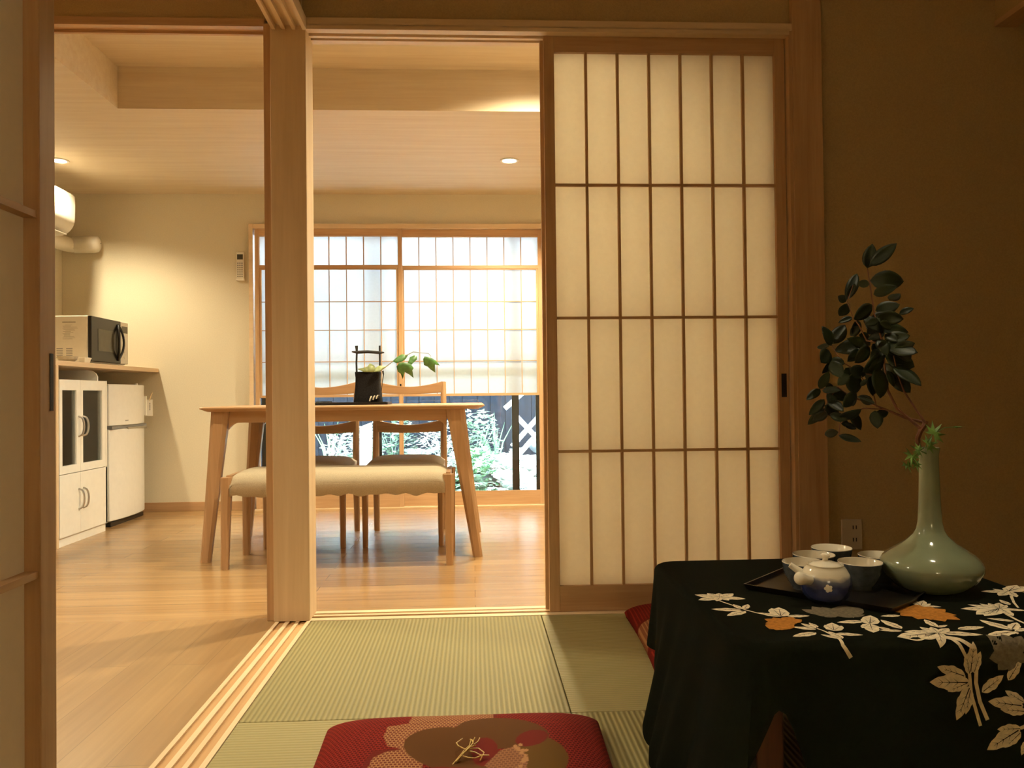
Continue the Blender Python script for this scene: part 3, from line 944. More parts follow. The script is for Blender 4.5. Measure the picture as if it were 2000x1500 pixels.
# ------------------------------------------------------------------ kitchen corner
CX = -2.275          # front plane of the counter
ctr = thing('counter', 'pale wooden counter board with an end panel, holding the microwave', 'counter', (-2.6, 5.10, 0))
MB().box(XL + .003, CX, 4.392, YB - .003, 1.006, 1.034).build('top', M['hinokiY'], ctr, bevel=.002)
MB().box(XL + .003, CX, 4.400, 4.424, 0, 1.006).build('end_panel', M['hinokiZ'], ctr, bevel=.001)

cp = thing('cupboard', 'white glass-doored cupboard under the counter, next to the fridge', 'cupboard', (-2.45, 4.71, 0))
cx0 = -2.72
y0, y1 = 4.432, 4.992
t = MB()
t.box(cx0, CX - .02, y0, y0 + .015, .0, .93).box(cx0, CX - .02, y1 - .015, y1, 0, .93)
t.box(cx0, CX - .02, y0 + .015, y1 - .015, .915, .93).box(cx0, CX - .02, y0 + .015, y1 - .015, .385, .40).box(cx0, CX - .02, y0 + .015, y1 - .015, .0, .05)
t.box(cx0, cx0 + .01, y0 + .015, y1 - .015, .05, .915)
t.build('body', M['white'], cp)
MB().box(cx0 + .01, CX - .05, y0 + .016, y1 - .016, .645, .657).build('shelf', M['white'], cp)
MB().box(CX - .019, CX, y1 - .018, y1, .05, .93).build('face_strip', M['white'], cp)
MB().prism([(CX - .42, .93), (CX - .03, .93), (CX - .03, .955), (CX - .04, .975), (CX - .06, .99), (CX - .09, .996), (CX - .42, .996)], 'Y', y1 - .06, y1 - .048).build('side_guard', M['white'], cp)
ym = 4.662
def handle(parent, yc, zc, h=.115, x=CX, d=.026, s=1):
    pts = [(x, yc, zc - h / 2)]
    for k in range(9):
        a = math.pi * k / 8
        pts.append((x + d * (.45 + .55 * math.sin(a)), yc + s * .012 * math.sin(a), zc - h / 2 * math.cos(a) * .92))
    pts.append((x, yc, zc + h / 2))
    MB().tube(pts, .0055, 8).build('handle', M['steel'], parent, smooth=True)
for a, b, hy, s in ((y0, ym - .001, ym - .022, 1), (ym + .001, y1 - .020, ym + .030, 1)):
    t = MB()
    fw_, zlo, zhi = .030, .402, .929
    t.box(CX - .018, CX, a, a + fw_, zlo, zhi).box(CX - .018, CX, b - fw_ - .012, b, zlo, zhi)
    t.box(CX - .018, CX, a + fw_, b - fw_ - .012, zlo, .446).box(CX - .018, CX, a + fw_, b - fw_ - .012, .870, zhi)
    d_ = t.build('door', M['white'], cp)
    MB().box(CX - .012, CX - .008, a + fw_, b - fw_ - .012, .446, .870).build('glass_pane', M['glass'], d_)
    handle(d_, hy, .662, s=s)
for a, b, hy in ((y0, ym - .001, ym - .022), (ym + .001, y1 - .0005, ym + .030)):
    d_ = MB().box(CX - .018, CX, a, b, .052, .398).build('door', M['white'], cp)
    handle(d_, hy, .245)
MB().box(CX - .03, CX - .012, y0, y1, 0, .05).build('plinth', M['white'], cp)
# crockery seen dimly through the panes
for (x, y, z, r_, h) in ((-2.50, 4.80, .657, .05, .05), (-2.48, 4.55, .657, .055, .04), (-2.52, 4.56, .40, .06, .06), (-2.50, 4.83, .40, .05, .09)):
    b_ = MB().lathe([(0, .002), (r_ * .5, .002), (r_ * .55, .0), (r_ * .9, h * .6), (r_, h), (r_ * .95, h), (r_ * .85, h * .6), (0, h * .15)], (x, y, z), 24).build('bowl', M['stoneware'], smooth=True, origin=(x, y, z))
    tag(b_, 'dim bowl standing inside the white cupboard, %s shelf, %s pane' % ('upper' if z > .5 else 'lower', 'near' if y < 4.7 else 'far'), 'bowl', 'bowls inside the white cupboard')

fr = thing('refrigerator', 'white two-door refrigerator below the counter beside the back wall', 'refrigerator', (-2.55, 5.36, 0))
fx0, fx1, fy0, fy1 = -2.80, -2.285, 5.105, 5.640
MB().box(fx0, fx1 - .055, fy0 + .004, fy1 - .004, .025, .910).build('body', M['white_gloss'], fr, bevel=.006)
def bowed(ya, yb, za, zb):
    """a door whose face bows outwards and whose near edge is rounded"""
    pts = [(fx1 - .052, ya), (fx1 - .052, yb)]
    N = 12
    prof_ = []
    for k in range(N + 1):
        s = 1 - 2 * k / N
        prof_.append((fx1 - .010 - .016 * abs(s) ** 3 * 1.2 + .012 * (1 - s * s), (ya + yb) / 2 + (yb - ya) / 2 * s))
    return pts[:1] + [] , [(fx1 - .052, yb)] + [(p[0], p[1]) for p in prof_] + [(fx1 - .052, ya)]
for za, zb in ((.645, .912), (.038, .622)):
    _, out = bowed(fy0, fy1, za, zb)
    MB().prism(out, 'Z', za, zb).build('door', M['white_gloss'], fr, bevel=.005, smooth=True, angle=40)
MB().box(fx1 - .05, fx1 - .012, fy0 + .004, fy1 - .004, .624, .643).build('grip_recess', M['grey'], fr)
MB().box(fx1 - .02, fx1 + .004, fy0 + .20, fy1 - .03, .616, .630).build('grip', M['steel'], fr, bevel=.003)
MB().box(fx1 + .0005, fx1 + .002, fy0 + .17, fy0 + .21, .672, .679).build('nameplate', M['grey'], fr)
MB().box(fx0 + .02, fx1 - .03, fy0 + .02, fy1 - .02, 0, .026).build('foot', M['black'], fr)
MB().tube([(fx1 - .07, fy1 - .035, .912), (fx1 - .07, fy1 - .035, .925)], [.012, .010], 10).build('hinge_cap', M['white_gloss'], fr, smooth=True)
nt_ = thing('note_pouch', 'small paper pouch with a printed white card on the fridge side', 'pouch', (-2.30, 5.648, .76))
MB().box(-2.400, -2.302, 5.641, 5.652, .700, .835).build('pouch', M['card'], nt_)
cd = MB().box(-2.312, -2.262, 5.652, 5.656, .695, .810).build('card', M['card'], nt_)
mb = MB()
for k in range(7): mb.box(-2.285, -2.276, 5.6513, 5.6525, .735 + .008 * k, .739 + .008 * k)
mb.build('print', M['grey'], cd)
MB().tube([(-2.285, 5.655, .80), (-2.275, 5.655, .835), (-2.262, 5.655, .862)], [.006, .008, .003], 6, flat=.4).build('paper_slip', M['cork'], nt_)

# microwave, its front facing the room
mw = thing('microwave', 'white microwave with a black door on the wooden counter', 'microwave', (-2.6, 5.22, 1.034))
mx0, mx1, my0, my1, mz0, mz1 = -2.74, -2.372, 4.955, 5.475, 1.046, 1.335
MB().box(mx0, mx1, my0, my1, mz0, mz1).build('body', M['plastic'], mw, bevel=.006)
dr = MB().box(mx1 + .0005, mx1 + .022, my0, my0 + .405, mz0 + .006, mz1 - .001).build('door', M['black'], mw, bevel=.004)
MB().box(mx1 + .0221, mx1 + .0235, my0 + .085, my0 + .30, mz0 + .075, mz1 - .075).build('window', M['darkglass'], dr)
for s in (-1, 1):
    pts = []
    for k in range(13):
        a = -1 + 2 * k / 12
        pts.append((mx1 + .024 + .022 * (1 - a * a), my0 + .362 + s * .034 * (1 - a * a), (mz0 + mz1) / 2 + .118 * a))
    MB().tube(pts, .0075, 8).build('handle', M['black'], dr, smooth=True)
pn = MB().box(mx1 + .0005, mx1 + .020, my0 + .408, my1, mz0 + .006, mz1 - .001).build('control_panel', M['plastic'], mw, bevel=.003)
MB().box(mx1 + .0201, mx1 + .0215, my0 + .42, my1 - .012, mz1 - .075, mz1 - .03).build('display', M['darkglass'], pn)
for k in range(4):
    MB().tube([(mx1 + .019, my0 + .462, mz0 + .05 + .038 * k), (mx1 + .026, my0 + .462, mz0 + .05 + .038 * k)], .010, 12).build('button', M['plastic'], pn, smooth=True)
mb = MB()
for k in range(6):
    for c_ in range(2):
        mb.box(-2.560 + .058 * c_, -2.522 + .058 * c_, my0 - .0008, my0 + .001, 1.075 + .011 * k, 1.079 + .011 * k)
mb.build('side_vents', M['grey'], mw)
mb = MB().box(-2.525, -2.445, my0 - .0008, my0 + .001, 1.292, 1.297)
for k in range(14):
    a = rnd.uniform(.02, .07)
    mb.box(-2.525 + rnd.uniform(0, .02), -2.50 + a, my0 - .0006, my0 + .001, 1.190 + .0066 * k, 1.1915 + .0066 * k)
mb.build('printed_label', M['ink'], mw)
for x, y in ((-2.70, 4.99), (-2.41, 4.99), (-2.70, 5.44), (-2.41, 5.44)):
    MB().tube([(x, y, 1.034), (x, y, 1.047)], .012, 10).build('foot', M['black'], mw)

def bowl(x, y, z, r_, h, mat, label, squareness=False):
    pr_ = [(0, .004), (r_ * .45, .004), (r_ * .5, .0), (r_ * .56, .001), (r_ * .9, h * .45), (r_, h), (r_ * .96, h), (r_ * .85, h * .5), (r_ * .4, h * .2), (0, h * .18)]
    o = MB().lathe(pr_, (x, y, z), 36).build('bowl', mat, smooth=True, origin=(x, y, z))
    tag(o, label, 'bowl', 'bowls on the counter')
bowl(-2.345, 4.66, 1.034, .055, .034, M['stoneware'], 'stoneware bowl on the counter before the white side of the microwave')
bowl(-2.45, 4.53, 1.034, .055, .030, M['stoneware'], 'stoneware bowl at the near counter end, half hidden by the left shoji')
t = MB()
t.hexa([(-2.318, 4.75, 1.034), (-2.292, 4.75, 1.034), (-2.292, 4.81, 1.034), (-2.318, 4.81, 1.034)], [(-2.33, 4.735, 1.066), (-2.284, 4.735, 1.066), (-2.284, 4.825, 1.066), (-2.33, 4.825, 1.066)])
tag(t.build('dish', M['porcelain'], bevel=.003, origin=(-2.305, 4.78, 1.034)), 'small white square dish beside the bowl, in front of the black microwave door', 'dish')

# air conditioner high on the left wall
ac = thing('air_conditioner', 'white air conditioner high on the left wall, cut by the shoji edge', 'air conditioner', (XL, 4.80, 1.9))
prof_ = [(XL, 2.19), (XL, 1.92)] + [(XL + .10, 1.893)]
for k in range(9):
    a = math.radians(-90 + 90 * k / 8)
    prof_.append((-2.725 + .11 * math.cos(a) , 2.005 + .11 * math.sin(a)))
prof_ += [(-2.612, 2.10), (-2.615, 2.155), (-2.630, 2.172), (-2.72, 2.20)]
MB().prism(prof_, 'Y', 4.49, 5.30).build('body', M['plastic'], ac, bevel=.006, smooth=True, angle=30)
MB().tube([(-2.64, 5.299, 2.158), (-2.64, 5.303, 2.158)], .005, 8).build('screw_cap', M['grey'], ac)
MB().box(-2.79, -2.76, 5.299, 5.302, 1.905, 1.909).build('vent_slot', M['grey'], ac)
MB().box(-2.80, -2.64, 4.55, 5.24, 1.893, 1.899).build('louver', M['plastic'], ac)
pc = thing('pipe_cover', 'white plastic pipe cover running from the air conditioner into the back wall', 'pipe cover', (XL + .05, 5.6, 1.93))
MB().tube([(-2.87, 5.30, 1.915), (-2.87, 5.60, 1.915), (-2.86, 5.70, 1.917), (-2.82, 5.735, 1.917)], .052, 14).build('duct', M['plastic'], pc, smooth=True)
MB().tube([(-2.845, 5.735, 1.922), (-2.835, 5.735, 1.922), (-2.70, 5.735, 1.926), (-2.675, 5.735, 1.926), (-2.660, 5.737, 1.926), (-2.655, 5.738, 1.926)], [.050, .060, .061, .057, .042, .020], 20).build('elbow', M['plastic'], pc, smooth=True, angle=50)
MB().tube([(-2.655, 5.737, 1.930), (-2.651, 5.737, 1.930)], .004, 8).build('screw_cap', M['grey'], pc)

rm = thing('remote_control', 'white remote control in a holder on the wall left of the window', 'remote control', (-1.684, YB - .01, 1.77))
MB().box(-1.712, -1.657, 5.780, 5.795, 1.672, 1.878).build('body', M['plastic'], rm, bevel=.005)
MB().box(-1.705, -1.664, 5.7785, 5.7805, 1.822, 1.860).build('display', M['darkglass'], rm)
for r_ in range(7):
    for c_ in range(3):
        MB().box(-1.704 + .0145 * c_, -1.695 + .0145 * c_, 5.7780, 5.7805, 1.695 + .016 * r_, 1.703 + .016 * r_).build('button', M['grey'] if r_ > 4 else M['ink'], rm)
MB().box(-1.714, -1.655, 5.775, YB, 1.668, 1.685).build('holder', M['plastic'], rm, bevel=.003)

# ------------------------------------------------------------------ power outlet
ou = thing('power_outlet', 'double power outlet on the dark wall behind the teacups', 'outlet', (1.434, 2.925, .275))
MB().box(1.393, 1.474, 2.918, 2.925, .215, .330).build('plate', M['outletw'], ou, bevel=.003)
mb = MB()
for z in (.300, .253):
    for x in (1.438, 1.450): mb.box(x - .0017, x + .0017, 2.9172, 2.9185, z - .007, z + .007)
mb.build('slots', M['blackmat'], ou)

# ------------------------------------------------------------------ low table, cloth
LX0, LX1, LY0, LY1, LZ = .465, 1.205, 1.366, 2.062, .372
lt = thing('low_table', 'dark red wooden low table hidden under the black floral cloth', 'table', ((LX0 + LX1) / 2, (LY0 + LY1) / 2, 0))
MB().prism(rrect(LX0 + .008, LX1 - .008, LY0 + .008, LY1 - .008, .075, 8), 'Z', LZ - .03, LZ - .002).build('tabletop', M['tablewood'], lt, bevel=.008)
for x in (LX0 + .045, LX1 - .045 - .05):
    for y in (LY0 + .05, LY1 - .10):
        MB().box(x, x + .052, y, y + .052, 0, LZ - .03).build('leg', M['tablewood'], lt, bevel=.003)

CZ = LZ + .003
RB = .016      # how softly the cloth turns over the edge
RC = .070      # corner radius of the draped top
CX0, CX1, CY0, CY1 = LX0 - .004, LX1 + .004, LY0 - .004, LY1 + .004
def front_off(x, d):
    """how far the front fall of the cloth stands off the table edge at drop d"""
    k = min(1.0, d / .30)
    return .004 + .020 * k + .010 * k * math.sin(x * 19 + .4)
perim = rrect(CX0, CX1, CY0, CY1, RC, 14)
# add points along the straights
def dens(pl):
    out = []
    for i in range(len(pl)):
        a, b = Vector(pl[i]), Vector(pl[(i + 1) % len(pl)])
        m_ = max(1, int((b - a).length / .012))
        for k in range(m_): out.append(a.lerp(b, k / m_))
    return out
perim = dens(perim)
NP = len(perim)
nrm = []
for i in range(NP):
    d = perim[(i + 1) % NP] - perim[i - 1]
    n_ = Vector((d.y, -d.x)); n_.normalize(); nrm.append(n_)
def hem(p):
    """length of the fall around the table"""
    x, y = p
    h = .30
    if y < CY0 + .03 and x < CX0 + .20:
        # pulled up near the left front corner, where a table leg shows
        t_ = (x - (CX0 + .072)) / .050
        h = .30 - .185 * math.exp(-t_ * t_)
    if x < CX0 + .03:
        k = min(1, max(0, (1.93 - y) / .16)); k = k * k * (3 - 2 * k)
        h = (.215 + .140 * k) if y > CY0 + .05 else h + .05
    elif x < CX0 + RC and y > CY1 - RC: h = .215
    return h
def flare(p, n_, i):
    x, y = p
    if n_.y < -.99: return None
    c_ = min(1, abs(n_.x * n_.y) * 2)
    if n_.x < -.5:
        k = min(1, max(0, (1.95 - y) / .2)); base = .016 + .058 * k * k * (3 - 2 * k) + .009 * math.sin(y * 24 + .5) + .006 * math.sin(y * 53)
    else:
        base = .020 + .012 * math.sin((x + y) * 40)
    return base + c_ * (.026 if n_.x < 0 else .03)
vs_, fs = [], []
ARC = 5; DROP = 22
K = ARC + DROP
for i in range(NP):
    p, n_ = perim[i], nrm[i]
    H_ = hem(p)
    for k in range(K + 1):
        if k <= ARC:
            a = math.radians(90 * k / ARC)
            off = -RB + RB * math.sin(a); z = CZ - RB + RB * math.cos(a)
        else:
            d = RB + (H_ - RB) * (k - ARC) / DROP
            fl = flare(p, n_, i)
            q = (d - RB) / (.30 - RB)
            if fl is None:
                off = (front_off(p.x, d) - .004) * min(1, q * 3) if q < .33 else front_off(p.x, d) - .004
            else:
                off = fl * min(1.15, q * 1.05) ** 1.0
            z = CZ - d
        vs_.append((p.x + n_.x * off, p.y + n_.y * off, z))
for i in range(NP):
    j = (i + 1) % NP
    for k in range(K):
        fs.append((i * (K + 1) + k, i * (K + 1) + k + 1, j * (K + 1) + k + 1, j * (K + 1) + k))
top_ids = tuple(i * (K + 1) for i in range(NP))
cl = MB().add(vs_, fs)
cl.add([vs_[i] for i in top_ids], [tuple(range(NP))])
N_PLAIN = len(cl.f)

def cloth_pt(u, v, lift):
    """point of the laid cloth: top where v is inside, the front fall beyond the near edge"""
    if v >= CY0 + RB:
        return Vector((u, v, CZ + lift))
    s = CY0 + RB - v
    La = RB * math.pi / 2
    if s < La:
        a = s / RB
        return Vector((u, CY0 + RB - (RB + lift) * math.sin(a), CZ - RB + (RB + lift) * math.cos(a)))
    d = RB + (s - La)
    q = (d - RB) / (.30 - RB)
    off = (front_off(u, d) - .004) * min(1, q * 3) if q < .33 else front_off(u, d) - .004
    return Vector((u, CY0 - off - lift * 1.5, CZ - d))
def cloth_uv(x, y):
    """cloth coordinates of a point measured in the photo"""
    P = at_z(x, y, CZ)
    if P.y >= CY0 + RB * .5:
        return P.x, P.y
    Y = CY0 - .012
    P = at_y(x, y, Y)
    h = max(0, CZ - P.z)
    if h < RB:
        return P.x, CY0 + RB - RB * math.acos(1 - h / RB)
    return P.x, CY0 + RB - (RB * math.pi / 2 + h - RB)
LAYER = [0]
def motif_leaf(b, t, width=.36, serr=3, col=1, vein=True, lift=.0007):
    LAYER[0] += 1
    lift += .000013 * (LAYER[0] % 23)          # dyed layers never share one plane
    bu, tu = Vector(cloth_uv(*b)), Vector(cloth_uv(*t))
    d = tu - bu
    L = d.length
    if L < 1e-4: return
    n_ = Vector((-d.y, d.x)) / L
    N = 14
    vs_, fs = [], []
    for i in range(N + 1):
        s = i / N
        w_ = width * L * .5 * (math.sin(math.pi * min(1, s ** .8)) ** .8 if 0 < s < 1 else 0.02)
        if serr:
            w_ *= .80 + .20 * abs(math.sin(s * serr * math.pi))
        c_ = bu + d * s
        for q in (-1, 0, 1):
            pt = c_ + n_ * w_ * q
            vs_.append(cloth_pt(pt.x, pt.y, lift))
    for i in range(N):
        for q in range(2):
            a = i * 3 + q
            fs.append((a + 3, a + 4, a + 1, a))
    cl.use(col).add(vs_, fs)
    if vein:
        vv, ff = [], []
        for i in range(1, N):
            s = i / N * .85
            c_ = bu + d * s
            ww = L * .016 * (1 - s)
            for q in (-1, 1):
                pt = c_ + n_ * ww * q
                vv.append(cloth_pt(pt.x, pt.y, lift + .0005))
        ff = [(2 * i, 2 * i + 1, 2 * i + 3, 2 * i + 2) for i in range(N - 2)]
        cl.use(0).add(vv, ff)
        for sd in (-1, 1):
            for s in (.3, .5, .68):
                p0 = bu + d * s; p1 = bu + d * (s + .14) + n_ * sd * width * L * .27
                e = (p1 - p0); m_ = Vector((-e.y, e.x)).normalized() * L * .007
                cl.use(0).add([cloth_pt(*(p0 - m_), lift + .0005), cloth_pt(*(p0 + m_), lift + .0005), cloth_pt(*p1, lift + .0005)], [(0, 1, 2)])
def motif_stem(pts, w0, w1, col=1):
    U = [Vector(cloth_uv(*p)) for p in pts]
    # resample
    R_ = []
    for a, b in zip(U[:-1], U[1:]):
        for k in range(6): R_.append(a.lerp(b, k / 6))
    R_.append(U[-1])
    vs_ = []
    n = len(R_)
    for i, p in enumerate(R_):
        d = R_[min(i + 1, n - 1)] - R_[max(i - 1, 0)]
        m_ = Vector((-d.y, d.x)).normalized() * (w0 + (w1 - w0) * i / (n - 1)) / 2
        vs_ += [cloth_pt(*(p - m_), .0006), cloth_pt(*(p + m_), .0006)]
    cl.use(col).add(vs_, [(2 * i, 2 * i + 1, 2 * i + 3, 2 * i + 2) for i in range(n - 1)])
def flower(c_, tips, col=1, width=.55, lift=.0010, vein=True):
    C_ = Vector(cloth_uv(*c_)); T_ = [Vector(cloth_uv(*t)) for t in tips]
    vs_ = [cloth_pt(C_.x, C_.y, lift - .0002)]
    T_.sort(key=lambda t: math.atan2((t - C_).y, (t - C_).x))
    for t in T_:
        p = C_.lerp(t, .42); vs_.append(cloth_pt(p.x, p.y, lift - .0002))
    cl.use(col).add(vs_, [(0, 1 + k, 1 + (k + 1) % len(T_)) for k in range(len(T_))])
    for k, t in enumerate(tips):
        motif_leaf(c_, t, width, 2, col, vein, lift + .0001 * k)
A5 = lambda l: [(1340 + a / 5, 1140 + b / 5) for a, b in l]
B7 = lambda l: [(1720 + a / 7.143, 1060 + b / 7.143) for a, b in l]
C4 = lambda l: [(1700 + a / 4.286, 1150 + b / 4.286) for a, b in l]
def LV(F, l, **k):
    for a, b in l:
        p = F([a, b]); motif_leaf(p[0], p[1], **k)
flower(A5([(330, 140)])[0], A5([(85, 112), (120, 165), (205, 98), (320, 98), (460, 102), (580, 155), (420, 172), (300, 178)]))
motif_stem(A5([(330, 172), (460, 215), (580, 258), (700, 290), (800, 310)]), .004, .004)
LV(A5, [((540, 250), (460, 205)), ((570, 250), (605, 205)), ((540, 262), (245, 252)), ((580, 272), (400, 318)), ((920, 325), (700, 287)), ((990, 322), (1205, 318))], width=.42)
flower(A5([(925, 325)])[0], A5([(835, 245), (905, 238), (985, 275)]))
flower(A5([(950, 385)])[0], A5([(765, 350), (775, 395), (815, 450), (880, 462), (930, 462), (1010, 452), (1070, 405), (1130, 360), (1040, 335), (850, 340)]), col=2, width=.8, vein=False)
LV(A5, [((1270, 450), (1030, 425)), ((1270, 440), (1120, 390)), ((1285, 430), (1200, 385)), ((1270, 482), (1042, 520)), ((1460, 492), (1728, 505)), ((1510, 540), (1315, 500)), ((1530, 540), (1390, 470))], width=.40)
motif_stem(A5([(1280, 440), (1350, 465), (1420, 500), (1500, 545), (1570, 630), (1640, 745)]), .003, .0075)
flower(A5([(1445, 465)])[0], A5([(1355, 408), (1425, 388), (1520, 418)]))
flower(A5([(1470, 320)])[0], A5([(1130, 255), (1230, 225), (1330, 230), (1290, 310), (1350, 330), (1570, 225), (1660, 215), (1720, 250), (1745, 310)]), col=3, width=.6, vein=False, lift=.0005)
LV(A5, [((1730, 370), (1475, 382)), ((1640, 335), (1470, 285)), ((1880, 425), (2040, 470))], width=.40)
flower(A5([(1795, 400)])[0], A5([(1730, 340), (1800, 315), (1865, 352), (1720, 440), (1830, 485)]))
flower(B7([(330, 850)])[0], B7([(0, 880), (60, 800), (0, 725), (120, 720), (320, 775)]))
flower(B7([(560, 890)])[0], B7([(420, 800), (600, 815), (700, 860), (850, 905)]), width=.4)
flower(B7([(600, 980)])[0], B7([(100, 940), (280, 880), (500, 872), (700, 900), (900, 940), (1060, 1020), (1110, 1085), (900, 1112), (700, 1090), (520, 1080), (280, 1030)]), col=2, width=.7, vein=False)
LV(B7, [((270, 1020), (0, 1030)), ((295, 1205), (0, 1080)), ((295, 1235), (-20, 1225)), ((1080, 1210), (1445, 1180)), ((820, 1260), (1425, 1290)), ((780, 1180), (610, 1075)), ((790, 1185), (930, 1155))], width=.38)
flower(B7([(800, 1270)])[0], B7([(330, 1245), (350, 1345), (545, 1185), (650, 1395), (690, 1400), (880, 1495), (990, 1405), (950, 1210), (700, 1190)]), width=.5)
motif_stem(B7([(900, 1330), (1080, 1390), (1160, 1450)]) + C4([(840, 600), (860, 730), (870, 900), (940, 1160)]), .006, .006)
motif_stem(B7([(1000, 1330), (1200, 1400), (1300, 1460)]) + C4([(880, 500), (922, 650), (912, 800), (940, 960), (1000, 1110)]), .007, .007)
flower(B7([(1780, 690)])[0], B7([(1400, 688), (1560, 650), (1750, 640), (1900, 600), (2040, 620), (1900, 768), (1650, 750)]), width=.45)
flower(B7([(1660, 930)])[0], B7([(1115, 930), (1215, 870), (1380, 858), (1500, 852), (1650, 848), (1760, 880), (1900, 945), (2040, 960), (1335, 1015), (1450, 1035), (1600, 1020), (1850, 1040)]), width=.42)
motif_stem(B7([(1820, 745), (1860, 840), (1920, 910)]), .006, .004)
LV(B7, [((1830, 1220), (1380, 1082)), ((1880, 1245), (1495, 1295)), ((1860, 1100), (1480, 1060)), ((1830, 1215), (1900, 1120)), ((1880, 1240), (2060, 1200)), ((1900, 1250), (2060, 1310)), ((1800, 870), (1660, 800))], width=.40)
motif_stem(B7([(1750, 1000), (1900, 1080), (2060, 1150)]), .006, .006)
flower(C4([(1230, 560)])[0], C4([(1030, 600), (1060, 510), (1100, 695), (1190, 705), (1050, 430), (1180, 420), (1330, 430), (1350, 620)]), col=3, width=.75, vein=False, lift=.0005)
LV(C4, [((865, 725), (902, 465)), ((895, 720), (955, 540)), ((860, 735), (830, 560)), ((862, 800), (518, 795)), ((825, 750), (588, 668)), ((845, 800), (668, 872)), ((860, 828), (735, 1110)), ((862, 850), (815, 1062)), ((958, 880), (1142, 740)), ((1290, 985), (1008, 955)), ((1300, 960), (1150, 865)), ((1310, 1030), (1105, 1018)), ((1265, 1170), (1075, 1185)), ((1258, 1175), (990, 1358)), ((1262, 1200), (1130, 1335)), ((1300, 1270), (1260, 1390)), ((1180, 780), (1300, 600))], width=.42)
motif_stem(C4([(1262, 1170), (1300, 1150)]), .006, .006)
clo = cl.build('tablecloth', [M['cloth'], M['dye_white'], M['dye_orange'], M['dye_grey']], smooth=True, origin=((LX0 + LX1) / 2, (LY0 + LY1) / 2, CZ), angle=60)
for k_ in range(N_PLAIN, len(clo.data.polygons)): clo.data.polygons[k_].use_smooth = False
tag(clo, 'black cloth with cream and orange peony sprays draped over the low table', 'tablecloth')

# ------------------------------------------------------------------ tea things
def tpt(x, y): return at_z(x, y, CZ)
# tray: square turned on its corner, with a curved near rim
ty = MB()
cx_, cy_ = .826, 1.742
a0 = math.radians(45)
hw, hd = .152, .152
def trp(u, v, z):
    x, y = u * hw, v * hd
    return (cx_ + x * math.cos(a0) - y * math.sin(a0), cy_ + x * math.sin(a0) + y * math.cos(a0), z)
outl = []
NT = 10
for (u0, v0), (u1, v1) in (((-1, -1), (1, -1)), ((1, -1), (1, 1)), ((1, 1), (-1, 1)), ((-1, 1), (-1, -1))):
    for k in range(NT):
        s = k / NT
        u = u0 + (u1 - u0) * s; v = v0 + (v1 - v0) * s
        b_ = .09 * (1 - (2 * s - 1) ** 2)
        if v0 == v1 and v0 < 0: v += b_ * v0
        elif u0 == u1 and u0 > 0: u += b_ * u0 * .5
        outl.append((u, v))
n = len(outl)
TRZ = CZ + .0006
vs_ = [trp(u, v, TRZ) for u, v in outl] + [trp(u * 1.035, v * 1.035, TRZ + .0120) for u, v in outl] + [trp(u * 1.01, v * 1.01, TRZ + .0122) for u, v in outl] + [trp(u * .985, v * .985, TRZ + .004) for u, v in outl]
fs = [tuple(range(n - 1, -1, -1)), tuple(3 * n + k for k in range(n))]
for L in range(3):
    fs += [(L * n + i, L * n + (i + 1) % n, (L + 1) * n + (i + 1) % n, (L + 1) * n + i) for i in range(n)]
tb = ty.add(vs_, fs).build('serving_tray', M['lacquer'], smooth=True, origin=(cx_, cy_, TRZ), angle=40)
tag(tb, 'black lacquer tray under the teapot and cups', 'tray')
TEA = TRZ + .004

def cup(x, y, label):
    root = thing('teacup', label, 'teacup', (x, y, TEA), 'handleless teacups on the lacquer tray')
    MB().lathe([(0, .003), (.021, .003), (.022, 0), (.025, 0), (.026, .006), (.036, .018), (.043, .036), (.0465, .054), (.0472, .058)], (x, y, TEA), 40).build('outer_glaze', M['bluegrey'], root, smooth=True, angle=60)
    MB().lathe([(.0472, .058), (.0466, .0595), (.0455, .0588), (.041, .034), (.032, .016), (.018, .009), (0, .008)], (x, y, TEA), 40).build('inner_glaze', M['porcelain'], root, smooth=True, angle=60)
cup(.868, 1.872, 'blue-grey teacup with cream inside, at the back of the tray')
cup(.792, 1.800, 'teacup left of the back cup, right behind the teapot lid')
cup(.858, 1.712, 'teacup beside the teapot body, front one of the right pair')
cup(.938, 1.778, 'teacup tucked behind the celadon vase, rightmost on the tray')
cup(.735, 1.722, 'teacup hidden by the teapot, only its rim seen behind the handle')

tp = thing('teapot', 'cobalt and cream side-handled teapot with a white plum mark', 'teapot', (.738, 1.622, TEA))
px_, py_ = .738, 1.622
body = [(0, .003), (.026, .003), (.028, 0), (.036, .001), (.046, .012), (.0515, .028), (.052, .040), (.048, .056), (.041, .068), (.036, .073), (.0365, .0755), (.034, .0755), (.033, .071), (0, .066)]
MB().lathe(body, (px_, py_, TEA), 48).build('body', M['teapot'], tp, smooth=True, angle=60)
lid = MB().lathe([(.034, .0715), (.033, .0745), (.024, .0790), (.010, .0815), (.006, .083), (.0055, .087), (.009, .091), (.0095, .095), (.006, .0985), (0, .0992)], (px_, py_, TEA), 40).build('lid', M['porcelain'], tp, smooth=True, angle=70)
# hollow side handle pointing at the viewer's left
hd_ = Vector((-.93, -.34, .22)).normalized()
hb = Vector((px_, py_, TEA + .046)) + Vector((-.034, -.018, 0))
MB().tube([hb, hb + hd_ * .016, hb + hd_ * .030, hb + hd_ * .038, hb + hd_ * .043, hb + hd_ * .045], [.011, .0105, .0130, .0140, .0110, .005], 20).build('handle', M['porcelain'], tp, smooth=True, angle=50)
sb = Vector((px_, py_, TEA + .048)) + Vector((-.036, .020, 0))
sd_ = Vector((-.75, .32, .58)).normalized()
MB().tube([sb, sb + sd_ * .020, sb + sd_ * .036], [.010, .0075, .0065], 14).build('spout', M['porcelain'], tp, smooth=True, angle=50)
